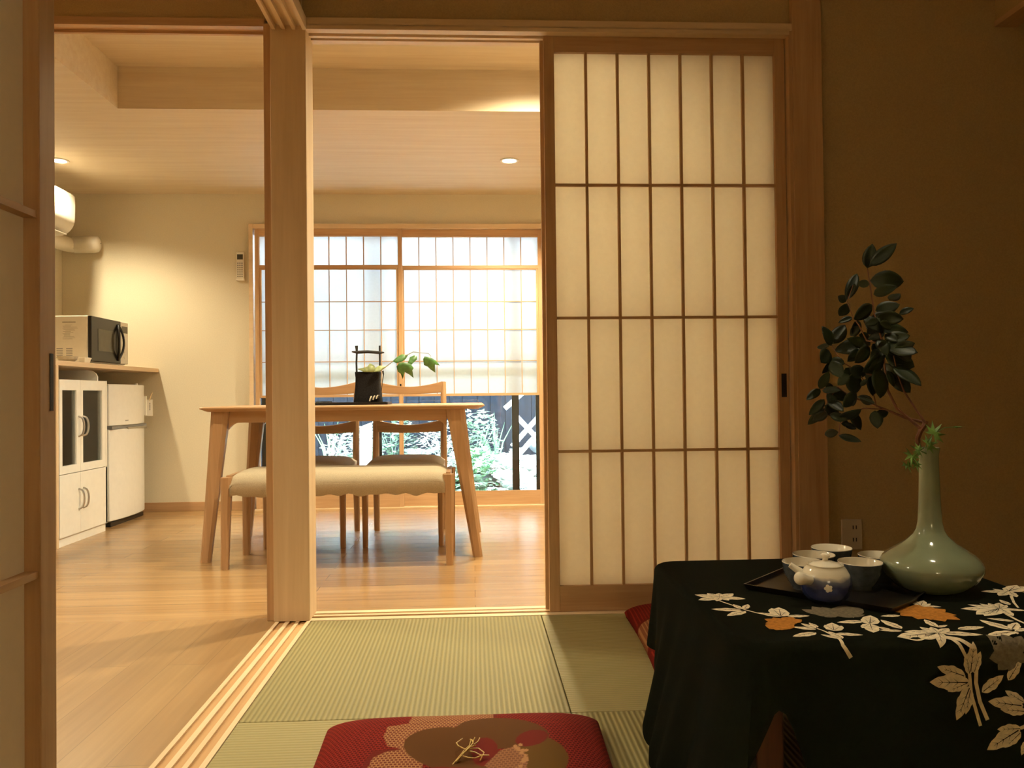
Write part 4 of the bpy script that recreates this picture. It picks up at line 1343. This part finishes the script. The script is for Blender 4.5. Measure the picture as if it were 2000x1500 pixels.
# plum blossom in relief
cam_dir = Vector((0 - px_, 0 - py_, 0)).normalized()
tang = Vector((-cam_dir.y, cam_dir.x, 0))
ctr_ = Vector((px_, py_, TEA + .036))
mb = MB()
def on_pot(a, z):
    # a: angle from view direction
    prof_r = np.interp(z, [p[1] for p in body[3:9]], [p[0] for p in body[3:9]])
    d = cam_dir * math.cos(a) + tang * math.sin(a)
    return Vector((px_, py_, TEA + z)) + d * (prof_r + .0006)
vs_ = [on_pot(.10, .036)]
for k in range(40):
    th = 2 * math.pi * k / 40
    rr = .0085 * (.72 + .28 * abs(math.sin(2.5 * th)))
    vs_.append(on_pot(.10 + rr * math.cos(th) / .052, .036 + rr * math.sin(th)))
mb.add(vs_, [(0, 1 + k, 1 + (k + 1) % 40) for k in range(40)])
mb.build('plum_mark', M['porcelain'], tp)

# ------------------------------------------------------------------ vase
VX, VY = 1.013, 1.700
va = thing('vase', 'celadon green bottle vase with a long neck on the floral cloth', 'vase', (VX, VY, CZ))
vp = [(0, .004), (.050, .004), (.053, 0), (.060, .002), (.080, .014), (.097, .033), (.1050, .050), (.1045, .060), (.098, .072), (.086, .083), (.071, .093), (.057, .102), (.045, .112), (.0345, .123), (.0282, .135), (.0250, .152), (.0232, .18), (.0220, .21), (.0208, .25), (.0200, .28), (.0202, .300), (.0222, .311), (.0232, .3155), (.0215, .3165), (.0190, .312), (.0178, .29), (.0178, .10), (0, .09)]
MB().lathe(vp, (VX, VY, CZ), 64).build('body', M['celadon'], va, smooth=True, angle=70)

# camellia branch
cam_r = thing('camellia_branch', 'dark-leaved camellia branch leaning left out of the celadon vase', 'branch', (VX, VY, CZ + .31))
def Z3(l): return [(1540 + a / 3.408, 460 + b / 3.408) for a, b in l]
def dep(x, y):
    """depth at which a spot of the branch sits: the spray leans a little towards the wall on the left"""
    return VY + (1815 - x) / 240 * .05
def bp(l, j=0.0):
    out = []
    for x, y in Z3(l): out.append(at_y(x, y, dep(x, y) + j))
    return out
mb = MB()
base = [Vector((VX, VY, CZ + .20)), Vector((VX - .002, VY, CZ + .27))]
def twig(pts, r0, r1, j=0.0, pre=None):
    P = (pre or []) + bp(pts, j)
    n = len(P)
    mb.tube(P, [r0 + (r1 - r0) * i / (n - 1) for i in range(n)], 7)
twig([(868, 1420), (860, 1350), (880, 1300), (905, 1265), (915, 1235)], .0055, .0060, 0, base)
twig([(890, 1290), (850, 1260), (800, 1220), (720, 1150), (660, 1030), (640, 880), (622, 700), (570, 520), (545, 340), (525, 215)], .0042, .0011)
twig([(910, 1245), (850, 1160), (770, 1040), (725, 920), (700, 800)], .0028, .0012, -.01)
twig([(900, 1245), (850, 1230), (780, 1215), (640, 1155), (520, 1110), (430, 1080), (330, 1010), (210, 1020)], .0034, .0010, .01)
twig([(640, 1158), (500, 1150), (400, 1190), (340, 1260), (335, 1330), (350, 1350)], .0017, .0009, .0)
twig([(640, 950), (520, 920), (420, 880), (370, 850), (320, 790), (290, 730), (265, 700)], .0018, .0008, .015)
twig([(625, 720), (520, 700), (470, 600), (430, 545), (390, 440), (430, 330)], .0018, .0008, -.015)
twig([(585, 1140), (570, 1070), (480, 930), (410, 870)], .0016, .0008, .005)
twig([(330, 1010), (260, 1100), (240, 1170), (270, 1200)], .0012, .0008, .012)
mb.build('stem', M['twig'], cam_r, smooth=True)
leafl = [((525, 218), (556, 70), .5), ((540, 200), (705, 65), .36), ((540, 300), (748, 305), .50), ((540, 325), (465, 318), .6), ((565, 392), (710, 345), .42),
 ((385, 430), (450, 268), .30), ((385, 440), (335, 405), .7), ((395, 410), (440, 328), .5), ((400, 450), (343, 528), .55), ((425, 545), (340, 578), .35), ((578, 500), (728, 462), .52), ((670, 430), (738, 390), .35),
 ((590, 545), (752, 555), .50), ((735, 525), (826, 488), .40), ((560, 462), (445, 550), .42), ((500, 545), (620, 640), .5), ((460, 560), (440, 668), .45), ((600, 620), (782, 642), .40),
 ((640, 720), (842, 775), .55), ((640, 690), (795, 668), .5), ((640, 800), (822, 868), .55), ((700, 870), (868, 990), .50), ((680, 920), (800, 1035), .55), ((630, 800), (505, 900), .55), ((600, 880), (610, 1066), .58),
 ((560, 930), (560, 1055), .5), ((520, 725), (322, 765), .45), ((500, 730), (400, 690), .4), ((480, 760), (400, 832), .40), ((540, 740), (450, 838), .45), ((285, 735), (228, 615), .5), ((290, 722), (370, 605), .40), ((270, 735), (196, 742), .45), ((270, 765), (222, 838), .6),
 ((300, 815), (232, 910), .5), ((280, 840), (352, 935), .60), ((375, 855), (275, 830), .5), ((405, 885), (505, 925), .6), ((400, 925), (335, 990), .6), ((430, 915), (440, 1045), .55), ((455, 1050), (372, 1135), .65), ((465, 1070), (562, 1115), .60),
 ((205, 1020), (265, 915), .40), ((212, 1022), (128, 1088), .36), ((225, 1030), (335, 1030), .35), ((255, 1015), (385, 1090), .40), ((240, 1090), (145, 1185), .40), ((265, 1100), (358, 1165), .55), ((250, 1150), (138, 1250), .30), ((265, 1180), (170, 1225), .45), ((275, 1190), (382, 1225), .45),
 ((335, 1215), (472, 1160), .45), ((400, 1180), (475, 1285), .55), ((370, 1250), (445, 1285), .5), ((332, 1308), (248, 1322), .45), ((335, 1330), (472, 1368), .30), ((575, 1165), (592, 1275), .62), ((572, 1190), (658, 1180), .45),
 ((640, 645), (540, 685), .5), ((600, 560), (515, 590), .5), ((690, 605), (615, 585), .5), ((480, 610), (415, 660), .5), ((640, 850), (705, 965), .5), ((600, 690), (650, 790), .6), ((550, 570), (645, 520), .5), ((660, 700), (800, 830), .6), ((620, 760), (560, 850), .6), ((560, 660), (620, 720), .6), ((540, 900), (520, 950), .6), ((300, 1040), (250, 985), .5), ((320, 1130), (260, 1060), .5), ((700, 760), (830, 720), .5), ((480, 1000), (520, 960), .5),
 ((600, 560), (700, 600), .55), ((590, 600), (530, 650), .6), ((640, 660), (720, 700), .6), ((640, 740), (740, 800), .6), ((650, 800), (760, 850), .6), ((650, 860), (760, 940), .6), ((660, 900), (700, 1000), .55), ((620, 840), (540, 900), .6),
 ((560, 720), (600, 790), .6), ((520, 620), (580, 560), .5), ((690, 800), (780, 880), .6), ((700, 860), (790, 960), .6), ((560, 1120), (480, 1070), .55), ((470, 660), (540, 720), .5), ((320, 1010), (290, 1090), .5), ((240, 1130), (330, 1200), .5), ((420, 1060), (430, 1130), .6), ((720, 720), (790, 760), .5), ((380, 880), (430, 960), .55), ((330, 1210), (400, 1260), .5)]
mb = MB(); lr = random.Random(3)
def leaf3(mb, B, T, w_, nrm_, fold=.25, curl=.12, N=8):
    d = T - B; L = d.length
    s_ = d.cross(nrm_).normalized(); nn = s_.cross(d).normalized()
    vs_ = []
    for i in range(N + 1):
        t_ = i / N
        hw = w_ * L * .5 * (math.sin(math.pi * t_ ** .85) ** .75 if 0 < t_ < 1 else .0)
        c_ = B + d * t_ + nn * (curl * L * math.sin(math.pi * t_))
        for q in (-1, -.5, 0, .5, 1):
            vs_.append(c_ + s_ * hw * q + nn * (abs(q) * hw * fold))
    fs = [(i * 5 + q, i * 5 + q + 1, (i + 1) * 5 + q + 1, (i + 1) * 5 + q) for i in range(N) for q in range(4)]
    mb.add(vs_, fs)
for b, t, w_ in leafl:
    pb, pt = Z3([b])[0], Z3([t])[0]
    j = lr.uniform(-.045, .045)
    B = at_y(*pb, dep(*pb) + j * .6); T = at_y(*pt, dep(*pt) + j + lr.uniform(-.02, .02))
    T = B + (T - B) * 1.10
    leaf3(mb, B, T, w_ * 1.16, Vector((lr.uniform(-.5, .5), -1, lr.uniform(-.2, .7))).normalized(), lr.uniform(.05, .35), lr.uniform(-.08, .10))
lo = mb.build('leaves', M['camellia'], cam_r, smooth=True, angle=60)
lo.modifiers.new('thickness', 'SOLIDIFY').thickness = .0006

mp_ = thing('maple_sprig', 'small bright green maple sprig at the mouth of the celadon vase', 'sprig', (VX, VY, CZ + .31))
mb = MB()
def star(cx, cy, r_, rot, lobes=7, sq=1.0, Y=VY - .03, spread=250):
    pts = []
    for k in range(lobes):
        a = math.radians(rot - spread / 2 + spread * k / (lobes - 1))
        L = r_ * (1 - .35 * abs(k - (lobes - 1) / 2) / ((lobes - 1) / 2))
        if k:
            am = a - math.radians(spread / (lobes - 1) / 2)
            pts.append((cx + r_ * .36 * math.cos(am), cy - sq * r_ * .36 * math.sin(am)))
        for da, rl in ((-7, .62), (0, 1), (7, .62)):
            pts.append((cx + L * rl * math.cos(a + math.radians(da)), cy - sq * L * rl * math.sin(a + math.radians(da))))
    pts.append((cx, cy + 1.0))
    poly_leaf(mb, pts, Y, .012, .003)
star(1822, 848, 32, 40)
star(1812, 868, 26, 10, Y=VY - .02)
star(1866, 834, 24, 2, sq=.14, Y=VY + .01)
star(1782, 888, 26, -110, Y=VY - .045)
star(1772, 906, 18, -80, Y=VY - .040)
star(1796, 880, 22, 150, Y=VY - .03)
star(1790, 905, 18, -95, Y=VY - .042)
mb.build('leaves', M['maple'], mp_, smooth=True)
MB().tube([Vector((VX, VY, CZ + .26)), at_y(1806, 880, VY - .01), at_y(1812, 862, VY - .02), at_y(1822, 848, VY - .028)], [.002, .0018, .0014, .001], 6).build('stem', M['maple'], mp_)
MB().tube([at_y(1820, 850, VY - .022), at_y(1845, 835, VY), at_y(1866, 834, VY + .01)], [.001, .001, .0007], 5).build('stem', M['maple'], mp_)
MB().tube([Vector((VX - .003, VY - .008, CZ + .30)), at_y(1797, 880, VY - .025), at_y(1790, 886, VY - .035), at_y(1783, 892, VY - .043)], [.0016, .0014, .0012, .001], 5).build('stem', M['maple'], mp_)

# ------------------------------------------------------------------ floor cushions
KX, KY, KW, KD, KH = -.030, 1.600, .655, .620, .085
def zr(l): return [tuple(at_z(600 + a / 3.125, 1340 + b / 3.125, KH - .004))[:2] for a, b in l]
def inpoly(px, py, poly):
    inside = np.zeros(px.shape, bool)
    n = len(poly)
    for i in range(n):
        x1, y1 = poly[i]; x2, y2 = poly[(i + 1) % n]
        c_ = ((y1 > py) != (y2 > py))
        xi = (x2 - x1) * (py - y1) / ((y2 - y1) if y2 != y1 else 1e-9) + x1
        inside ^= c_ & (px < xi)
    return inside
def make_cushion():
    G = 230
    u = np.linspace(-1, 1, G + 1)
    U, V = np.meshgrid(u, u)
    # pillow outline: sides slightly drawn in, corners pointed
    sx = 1 - .028 * (1 - V ** 2); sy = 1 - .03 * (1 - U ** 2)
    X = U * sx * KW / 2; Y = V * sy * KD / 2
    e = (np.clip(1 - np.abs(U) ** 5, 0, 1) * np.clip(1 - np.abs(V) ** 5, 0, 1)) ** .42
    dimple = .013 * np.exp(-((X) ** 2 + (Y) ** 2) / .006)
    H_ = .016 + (KH - .016) * e * (.93 + .07 * np.cos(np.pi * U / 2) * np.cos(np.pi * V / 2)) - dimple
    wx, wy = X + KX, Y + KY
    col = np.zeros((G + 1, G + 1, 4)); col[..., 3] = 1
    red, dred = (0.21, 0.016, 0.009), (0.13, 0.012, 0.007)
    brown, brown2, beige, straw = (0.095, 0.036, 0.008), (0.105, 0.050, 0.008), (0.36, 0.175, 0.075), (0.42, 0.27, 0.09)
    lat = np.zeros((G + 1, G + 1)); dam = np.ones((G + 1, G + 1))
    col[..., :3] = red
    def put(mask, c_, l_=0., d_=0.):
        col[mask, 0], col[mask, 1], col[mask, 2] = c_
        lat[mask] = l_; dam[mask] = d_
    pz = lambda l: inpoly(wx, wy, zr(l))
    put(pz([(380, 180), (620, 150), (690, 160), (640, 230), (500, 250), (480, 330), (560, 385), (400, 395), (340, 470), (330, 620), (700, 620), (600, 400), (900, 260), (1140, 190), (1220, 50), (620, 50)]), dred, 0, .2)
    put(pz([(640, 168), (660, 50), (1135, 50), (1136, 190), (1040, 215), (960, 215), (880, 270), (700, 275), (600, 330), (590, 400), (560, 385), (490, 372), (468, 310), (490, 245), (620, 225)]), beige, 1, 0)
    put(pz([(300, 760), (360, 520), (400, 440), (480, 405), (600, 392), (700, 460), (700, 760)]), beige, 1, 0)
    def ell(cx, cy, rx, ry, rot=0):
        a = []
        for k in range(40):
            t_ = 2 * math.pi * k / 40
            x, y = rx * math.cos(t_), ry * math.sin(t_)
            a.append((cx + x * math.cos(rot) - y * math.sin(rot), cy + x * math.sin(rot) + y * math.cos(rot)))
        return pz(a)
    put(ell(1400, 440, 195, 135), brown2)
    put(ell(1190, 285, 285, 98, .05), brown)
    put(ell(1370, 320, 100, 48, -.25), dred)
    put(ell(880, 378, 292, 124, .04), brown)
    put(ell(980, 640, 330, 170), brown)
    put(ell(1085, 395, 82, 78), dred)
    put(ell(900, 560, 240, 90), dred)
    put(pz([(1080, 470), (1180, 390), (1290, 370), (1350, 440), (1330, 560), (1200, 560)]), (0.27, 0.12, 0.055), 0, .6)
    for k in range(34):
        a = lr.uniform(-.75, 1.25); r_ = lr.uniform(.86, 1.06)
        x = 1120 + 225 * r_ * math.cos(a) ; y = 470 + 120 * r_ * math.sin(a) - 25
        put(ell(x, y, 12, 9), beige)
    # fine stitch lines of the stamens
    root = thing('floor_cushion', '', 'cushion', (KX, KY, 0), 'red silk floor cushions on the mats')
    me = bpy.data.meshes.new('cushion_cover')
    top = np.stack([X, Y, H_], -1).reshape(-1, 3)
    bot = np.stack([X, Y, np.where(e > .05, .002, .014)], -1).reshape(-1, 3)
    N1 = G + 1
    ii = np.arange(G)
    J, I = np.meshgrid(ii, ii, indexing='ij')
    a = (J * N1 + I).ravel()
    ft = np.stack([a, a + 1, a + N1 + 1, a + N1], -1)
    # coarse underside
    step = 10
    ring = [j * 1 for j in range(0)]
    edge = [i for i in range(G)] + [j * N1 + G for j in range(G)] + [G * N1 + i for i in range(G, 0, -1)] + [j * N1 for j in range(G, 0, -1)]
    nb = len(top)
    eb = [(top[k][0] * .985, top[k][1] * .985, .0) for k in edge]
    verts = [tuple(p) for p in top] + eb
    faces = [tuple(int(q) for q in f_) for f_ in ft]
    ne = len(edge)
    for k in range(ne):
        k2 = (k + 1) % ne
        faces.append((edge[k2], edge[k], nb + k, nb + k2))
    faces.append(tuple(nb + k for k in range(ne - 1, -1, -1)))
    me.from_pydata(verts, [], faces)
    me.materials.append(M['cushion'])
    colf = np.concatenate([col.reshape(-1, 4), np.tile(np.array([[*red, 1]]), (ne, 1))])
    ca = me.color_attributes.new('weave', 'FLOAT_COLOR', 'POINT'); ca.data.foreach_set('color', colf.ravel())
    la = me.attributes.new('lattice', 'FLOAT', 'POINT'); la.data.foreach_set('value', np.concatenate([lat.ravel(), np.zeros(ne)]))
    da = me.attributes.new('damask', 'FLOAT', 'POINT'); da.data.foreach_set('value', np.concatenate([dam.ravel(), np.ones(ne)]))
    me.shade_smooth()
    o = bpy.data.objects.new('cushion_cover', me); COL.objects.link(o); o.parent = root
    # gold tassel at the middle
    mb = MB()
    c_ = Vector((0.012, .030, KH - .014))
    tassel = [[(-.045, -.045, .0), (-.02, -.015, .012), (0, 0, .016), (.012, .03, .018), (.020, .055, .024)],
              [(-.03, -.03, .002), (-.005, -.005, .017), (.015, .02, .022), (.012, .05, .020), (.006, .062, .018)],
              [(0, 0, .014), (-.028, .015, .020), (-.034, .038, .019), (-.016, .056, .022)],
              [(.004, .008, .016), (.030, .008, .016), (.046, -.014, .014), (.038, -.034, .010), (.034, -.040, .006)],
              [(0, .0, .014), (.02, -.01, .014), (.036, -.024, .012), (.060, -.026, .012)],
              [(-.02, -.015, .010), (.0, -.03, .010), (.02, -.035, .010), (.045, -.022, .012)],
              [(-.045, -.045, 0), (-.052, -.06, .0)], [(.018, .02, .02), (.03, .035, .022), (.034, .05, .024)],
              [(-.028, -.024, .006), (-.012, .002, .014), (.004, .02, .018), (.008, .040, .022)],
              [(-.034, -.034, .004), (-.010, -.016, .016), (.006, .004, .020), (.022, .022, .018)]]
    for tl in tassel:
        P = [c_ + Vector((x * .72, y * .72, z)) for x, y, z in tl]
        mb.tube(P, .0012, 6)
    t_ = mb.build('tassel', M['gold'], root, smooth=True, origin=(0, 0, 0))
    return root
cu = make_cushion()
cu['label'] = 'red silk floor cushion with a brown camellia and gold tassel in the foreground'
cu2 = copy_tree(cu)
cu2.location = (.838, 2.515, 0)
cu2.rotation_euler = (0, 0, math.radians(87))
cu2['label'] = 'red silk floor cushion tucked behind the low table by the shoji'

# ------------------------------------------------------------------ garden
g = MB()
rg = random.Random(11)
GN = 40
gx = np.linspace(-4.5, 3.2, GN + 1); gy = np.linspace(5.95, 9.0, GN + 1)
vs_ = [(x, y, -.16 + .04 * math.sin(x * 2.3) * math.sin(y * 3.1) + max(0, (y - 6.6)) * .12) for y in gy for x in gx]
g.add(vs_, [(j * (GN + 1) + i, j * (GN + 1) + i + 1, (j + 1) * (GN + 1) + i + 1, (j + 1) * (GN + 1) + i) for j in range(GN) for i in range(GN)])
struct(g.build('ground', M['soil'], smooth=True))
def gz(x, y): return -.16 + .04 * math.sin(x * 2.3) * math.sin(y * 3.1) + max(0, (y - 6.6)) * .12
FY = 8.25
fe = thing('garden_fence', 'dark board fence closing the garden behind the plants', 'fence', (-.7, FY, -.1))
mb = MB(); x = -4.4
while x < 3.0:
    w_ = rg.uniform(.135, .16)
    mb.box(x, x + w_ - .006, FY + rg.uniform(0, .008), FY + .025, -.1, 2.1)
    x += w_
mb.box(-4.4, 3.0, FY + .012, FY + .022, -.1, 2.1)
mb.build('boards', M['fence'], fe)
for z in (.35, 1.2, 1.9): MB().box(-4.4, 3.0, FY + .025, FY + .065, z, z + .07).build('rail', M['fence'], fe)

# white lattice leaning at the right
la_ = thing('bamboo_lattice', 'white crossed-batten lattice outside the right end of the window', 'lattice', (.55, 7.4, -.05))
def batten(p0, p1, w_=.045, t_=.012, dy=0.0):
    a, b = at_y(*p0, 7.35 + dy), at_y(*p1, 7.35 + dy)
    d = (b - a).normalized(); n_ = Vector((-d.z, 0, d.x)) * w_ / 2
    q = [a - n_, b - n_, b + n_, a + n_]
    MB().hexa([v_ + Vector((0, 0, 0)) for v_ in q], [v_ + Vector((0, t_, 0)) for v_ in q]).build('batten', M['lattice'], la_)
batten((986, 798), (1035, 755)); batten((1000, 872), (1060, 805), dy=.0); batten((996, 908), (1060, 835))
batten((1008, 812), (1060, 868), dy=-.02); batten((1008, 910), (1062, 962), dy=-.02); batten((1000, 960), (1055, 912)); batten((1020, 985), (1075, 925)); batten((1040, 700), (1100, 760), dy=-.02)

def stone(c_, r_, sq, mat, label, seed, name='garden_stone'):
    q = random.Random(seed); mb = MB(); A, B_ = 20, 12
    ph = [q.uniform(0, 6) for _ in range(6)]
    vs_ = [(c_[0], c_[1], c_[2] - r_ * sq)]
    for j in range(1, B_):
        t_ = math.pi * j / B_
        for i in range(A):
            p_ = 2 * math.pi * i / A
            k = 1 + .12 * math.sin(2 * p_ + ph[0]) * math.sin(t_ * 2 + ph[1]) + .08 * math.sin(3 * p_ + ph[2] + 2 * t_)
            vs_.append((c_[0] + r_ * k * math.sin(t_) * math.cos(p_), c_[1] + r_ * k * math.sin(t_) * math.sin(p_), c_[2] - r_ * sq * k * math.cos(t_)))
    vs_.append((c_[0], c_[1], c_[2] + r_ * sq)); e = len(vs_) - 1
    fs = [(0, 1 + (i + 1) % A, 1 + i) for i in range(A)]
    for j in range(B_ - 2):
        for i in range(A):
            a = 1 + j * A + i; b = 1 + j * A + (i + 1) % A
            fs.append((a, b, b + A, a + A))
    fs += [(1 + (B_ - 2) * A + i, 1 + (B_ - 2) * A + (i + 1) % A, e) for i in range(A)]
    mb.add(vs_, fs)
    o = mb.build(name, mat, smooth=True, origin=(c_[0], c_[1], c_[2] - r_ * sq * .8), angle=80)
    tag(o, label, 'stone', 'stones in the garden bed')
P = at_y(1036, 915, 7.75); stone((P.x, P.y, P.z - .02), .20, .75, M['stone'], 'large pale boulder behind the white lattice', 4)
P = at_y(1052, 866, 8.0); stone((P.x, P.y, P.z), .11, .8, M['stone_blue'], 'blue-grey stone above the pale boulder', 5)
P = at_y(960, 925, 7.3); stone((P.x, P.y, P.z - .05), .17, .5, M['stone_blue'], 'low blue-grey stone among ferns left of the lattice', 6)
P = at_y(1035, 955, 6.9); stone((P.x, P.y, P.z - .03), .10, .6, M['stone'], 'small pale stone low by the window frame', 8)
# pale stone post between the chair backs
P0, P1 = at_y(708, 900, 7.2), at_y(712, 832, 7.2)
o = MB().hexa([(P0.x - .09, 7.15, gz(P0.x, 7.2) - .02), (P0.x + .07, 7.15, gz(P0.x, 7.2) - .02), (P0.x + .07, 7.3, gz(P0.x, 7.2) - .02), (P0.x - .09, 7.3, gz(P0.x, 7.2) - .02)],
              [(P1.x - .02, 7.17, P1.z), (P1.x + .06, 7.17, P1.z + .03), (P1.x + .06, 7.28, P1.z + .03), (P1.x - .02, 7.28, P1.z)]).build('stone_marker', M['lattice'], bevel=.01, origin=(P0.x, 7.2, gz(P0.x, 7.2)))
tag(o, 'tall bright slanting stone seen between the two chair backs', 'stone')

def fern(x, y, size, mat, label, seed, n=30, up=.85, cat='fern', name='fern', group='ferns in the garden bed'):
    q = random.Random(seed); z = gz(x, y)
    root = thing(name, label, cat, (x, y, z), group)
    mb = MB(); ms = MB()
    for k in range(n):
        a = 2 * math.pi * k / n + q.uniform(-.2, .2)
        L = size * q.uniform(.65, 1.1); el = q.uniform(up * .4, up * 1.5)
        P = []
        for i in range(8):
            s = i / 7
            r_ = L * s * math.cos(el) * (1 - .15 * s)
            P.append(Vector((x + r_ * math.cos(a), y + r_ * math.sin(a), z + L * s * math.sin(el) - .42 * L * s * s * s + .01)))
        ms.tube(P, [.003, .003, .0025, .002, .002, .0015, .001, .0008], 4)
        for i in range(1, 8):
            d = (P[i] - P[i - 1]).normalized(); sd = d.cross(Vector((0, 0, 1)))
            if sd.length < .01: continue
            sd.normalize()
            ll = L * .26 * math.sin(math.pi * (i / 8) ** .7 * .95 + .1)
            for h in (0, .5):
                b_ = P[i - 1].lerp(P[i], h)
                for sg in (-1, 1):
                    tip = b_ + (sd * sg * .9 + d * .5) * ll + Vector((0, 0, -.12 * ll + q.uniform(-.01, .01)))
                    mid = b_.lerp(tip, .5); m_ = d * ll * .16
                    mb.add([b_, mid - m_ + Vector((0, 0, .004)), tip, mid + m_ + Vector((0, 0, .004))], [(0, 1, 2, 3)])
    mb.build('fronds', mat, root)
    ms.build('stems', mat, root)
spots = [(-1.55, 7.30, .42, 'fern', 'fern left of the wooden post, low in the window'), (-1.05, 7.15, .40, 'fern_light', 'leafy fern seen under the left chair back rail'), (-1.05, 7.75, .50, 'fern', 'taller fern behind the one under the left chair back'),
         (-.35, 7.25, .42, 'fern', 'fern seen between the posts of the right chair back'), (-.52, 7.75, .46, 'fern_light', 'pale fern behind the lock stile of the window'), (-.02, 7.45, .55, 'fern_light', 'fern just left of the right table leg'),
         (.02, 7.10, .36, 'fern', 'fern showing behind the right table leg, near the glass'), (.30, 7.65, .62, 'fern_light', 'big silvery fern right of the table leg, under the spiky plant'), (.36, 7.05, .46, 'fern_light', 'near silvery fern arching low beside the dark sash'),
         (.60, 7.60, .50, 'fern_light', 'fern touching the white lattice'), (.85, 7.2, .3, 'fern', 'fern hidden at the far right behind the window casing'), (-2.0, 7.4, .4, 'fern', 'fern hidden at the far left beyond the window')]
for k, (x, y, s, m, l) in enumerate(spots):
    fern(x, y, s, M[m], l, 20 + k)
def bush(x, y, h, r_, mat, label, seed, n=620):
    q = random.Random(seed); z0 = gz(x, y)
    root = thing('garden_bush', label, 'bush', (x, y, z0), 'leafy bushes in the garden bed')
    mb = MB(); ms = MB()
    for k in range(7):
        a = q.uniform(0, 6.28)
        ms.tube([Vector((x, y, z0 - .02)), Vector((x + .3 * r_ * math.cos(a), y + .3 * r_ * math.sin(a), z0 + h * .5)), Vector((x + .7 * r_ * math.cos(a), y + .6 * r_ * math.sin(a), z0 + h * .85))], [.007, .005, .003], 5)
    ms.build('stems', mat, root)
    for k in range(n):
        a, t_ = q.uniform(0, 6.28), q.random()
        rr = r_ * math.sqrt(q.random()) * (1 - .35 * t_ * t_)
        c_ = Vector((x + rr * math.cos(a), y + rr * math.sin(a) * .8, z0 + .08 + h * t_ * (1 - .25 * (rr / r_) ** 2)))
        el = q.uniform(-.5, .6); aa = a + q.uniform(-1, 1)
        d = Vector((math.cos(aa) * math.cos(el), math.sin(aa) * math.cos(el), math.sin(el))) * q.uniform(.045, .08)
        s_ = d.cross(Vector((0, 0, 1))).normalized() * d.length * .36
        mb.add([c_, c_ + d * .4 - s_, c_ + d, c_ + d * .4 + s_], [(0, 1, 2, 3)])
    mb.build('leaves', mat, root)
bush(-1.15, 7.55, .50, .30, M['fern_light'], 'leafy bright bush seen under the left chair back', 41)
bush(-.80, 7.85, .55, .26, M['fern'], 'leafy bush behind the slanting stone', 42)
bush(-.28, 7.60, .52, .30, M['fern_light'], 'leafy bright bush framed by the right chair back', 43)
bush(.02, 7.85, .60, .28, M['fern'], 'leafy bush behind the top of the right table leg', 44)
bush(.02, 7.15, .34, .20, M['moss'], 'low green bush in front of the ferns by the table leg', 45, 420)
sp_ = at_y(968, 862, 7.95)
def spiky(x, y, z0, size, label, seed):
    q = random.Random(seed)
    root = thing('grass_tuft', label, 'plant', (x, y, gz(x, y)), 'spiky garden plants')
    mb = MB()
    for k in range(13):
        a = q.uniform(0, 6.28); sp = q.uniform(.05, .5)
        L = size * q.uniform(.7, 1.1); d = Vector((math.cos(a) * sp, math.sin(a) * sp * .6, 1)).normalized()
        s_ = Vector((1, .3, 0)).normalized() * .010
        b_ = Vector((x + q.uniform(-.02, .02), y, gz(x, y)))
        m_ = b_ + d * L * .6
        t_ = b_ + d * L + Vector((math.cos(a) * .06, 0, -.02))
        mb.add([b_ - s_, b_ + s_, m_ + s_ * .7, t_, m_ - s_ * .7], [(0, 1, 2, 4), (4, 2, 3)])
    mb.build('blades', M['moss'], root)
spiky(sp_.x, 7.95, 0, .62, 'spiky green plant standing tall right of the table leg', 3)
sp2 = at_y(645, 850, 7.9)
spiky(sp2.x, 7.9, 0, .60, 'spiky green plant behind the left chair back', 4)
# clipped moss mounds: many tiny blades nobody could count
mo = MB(); qm = random.Random(5)
for (cx, cy, r_) in ((.10, 6.95, .30), (-.75, 6.9, .28), (.40, 7.4, .25)):
    for k in range(900):
        a, rr = qm.uniform(0, 6.28), r_ * math.sqrt(qm.random())
        x, y = cx + rr * math.cos(a) * 1.3, cy + rr * math.sin(a) * .8
        z = gz(x, y) + .07 * (1 - (rr / r_) ** 2)
        h = qm.uniform(.02, .05); s_ = Vector((qm.uniform(-1, 1), qm.uniform(-1, 1), 0)).normalized() * .005
        b_ = Vector((x, y, z - .02))
        mo.add([b_ - s_, b_ + s_, b_ + Vector((qm.uniform(-.02, .02), qm.uniform(-.02, .02), h + .02))], [(0, 1, 2)])
tag(mo.build('ground_cover', M['moss']), 'low green moss and grass between the ferns', 'moss', kind='stuff')
st2 = MB().tube([at_y(892, 905, 7.5), at_y(891, 860, 7.5), at_y(890, 828, 7.5)], .018, 8)
o = st2.build('garden_stake', M['lattice'], smooth=True, origin=tuple(at_y(892, 905, 7.5)))
tag(o, 'pale upright stake among the ferns behind the right chair', 'stake')
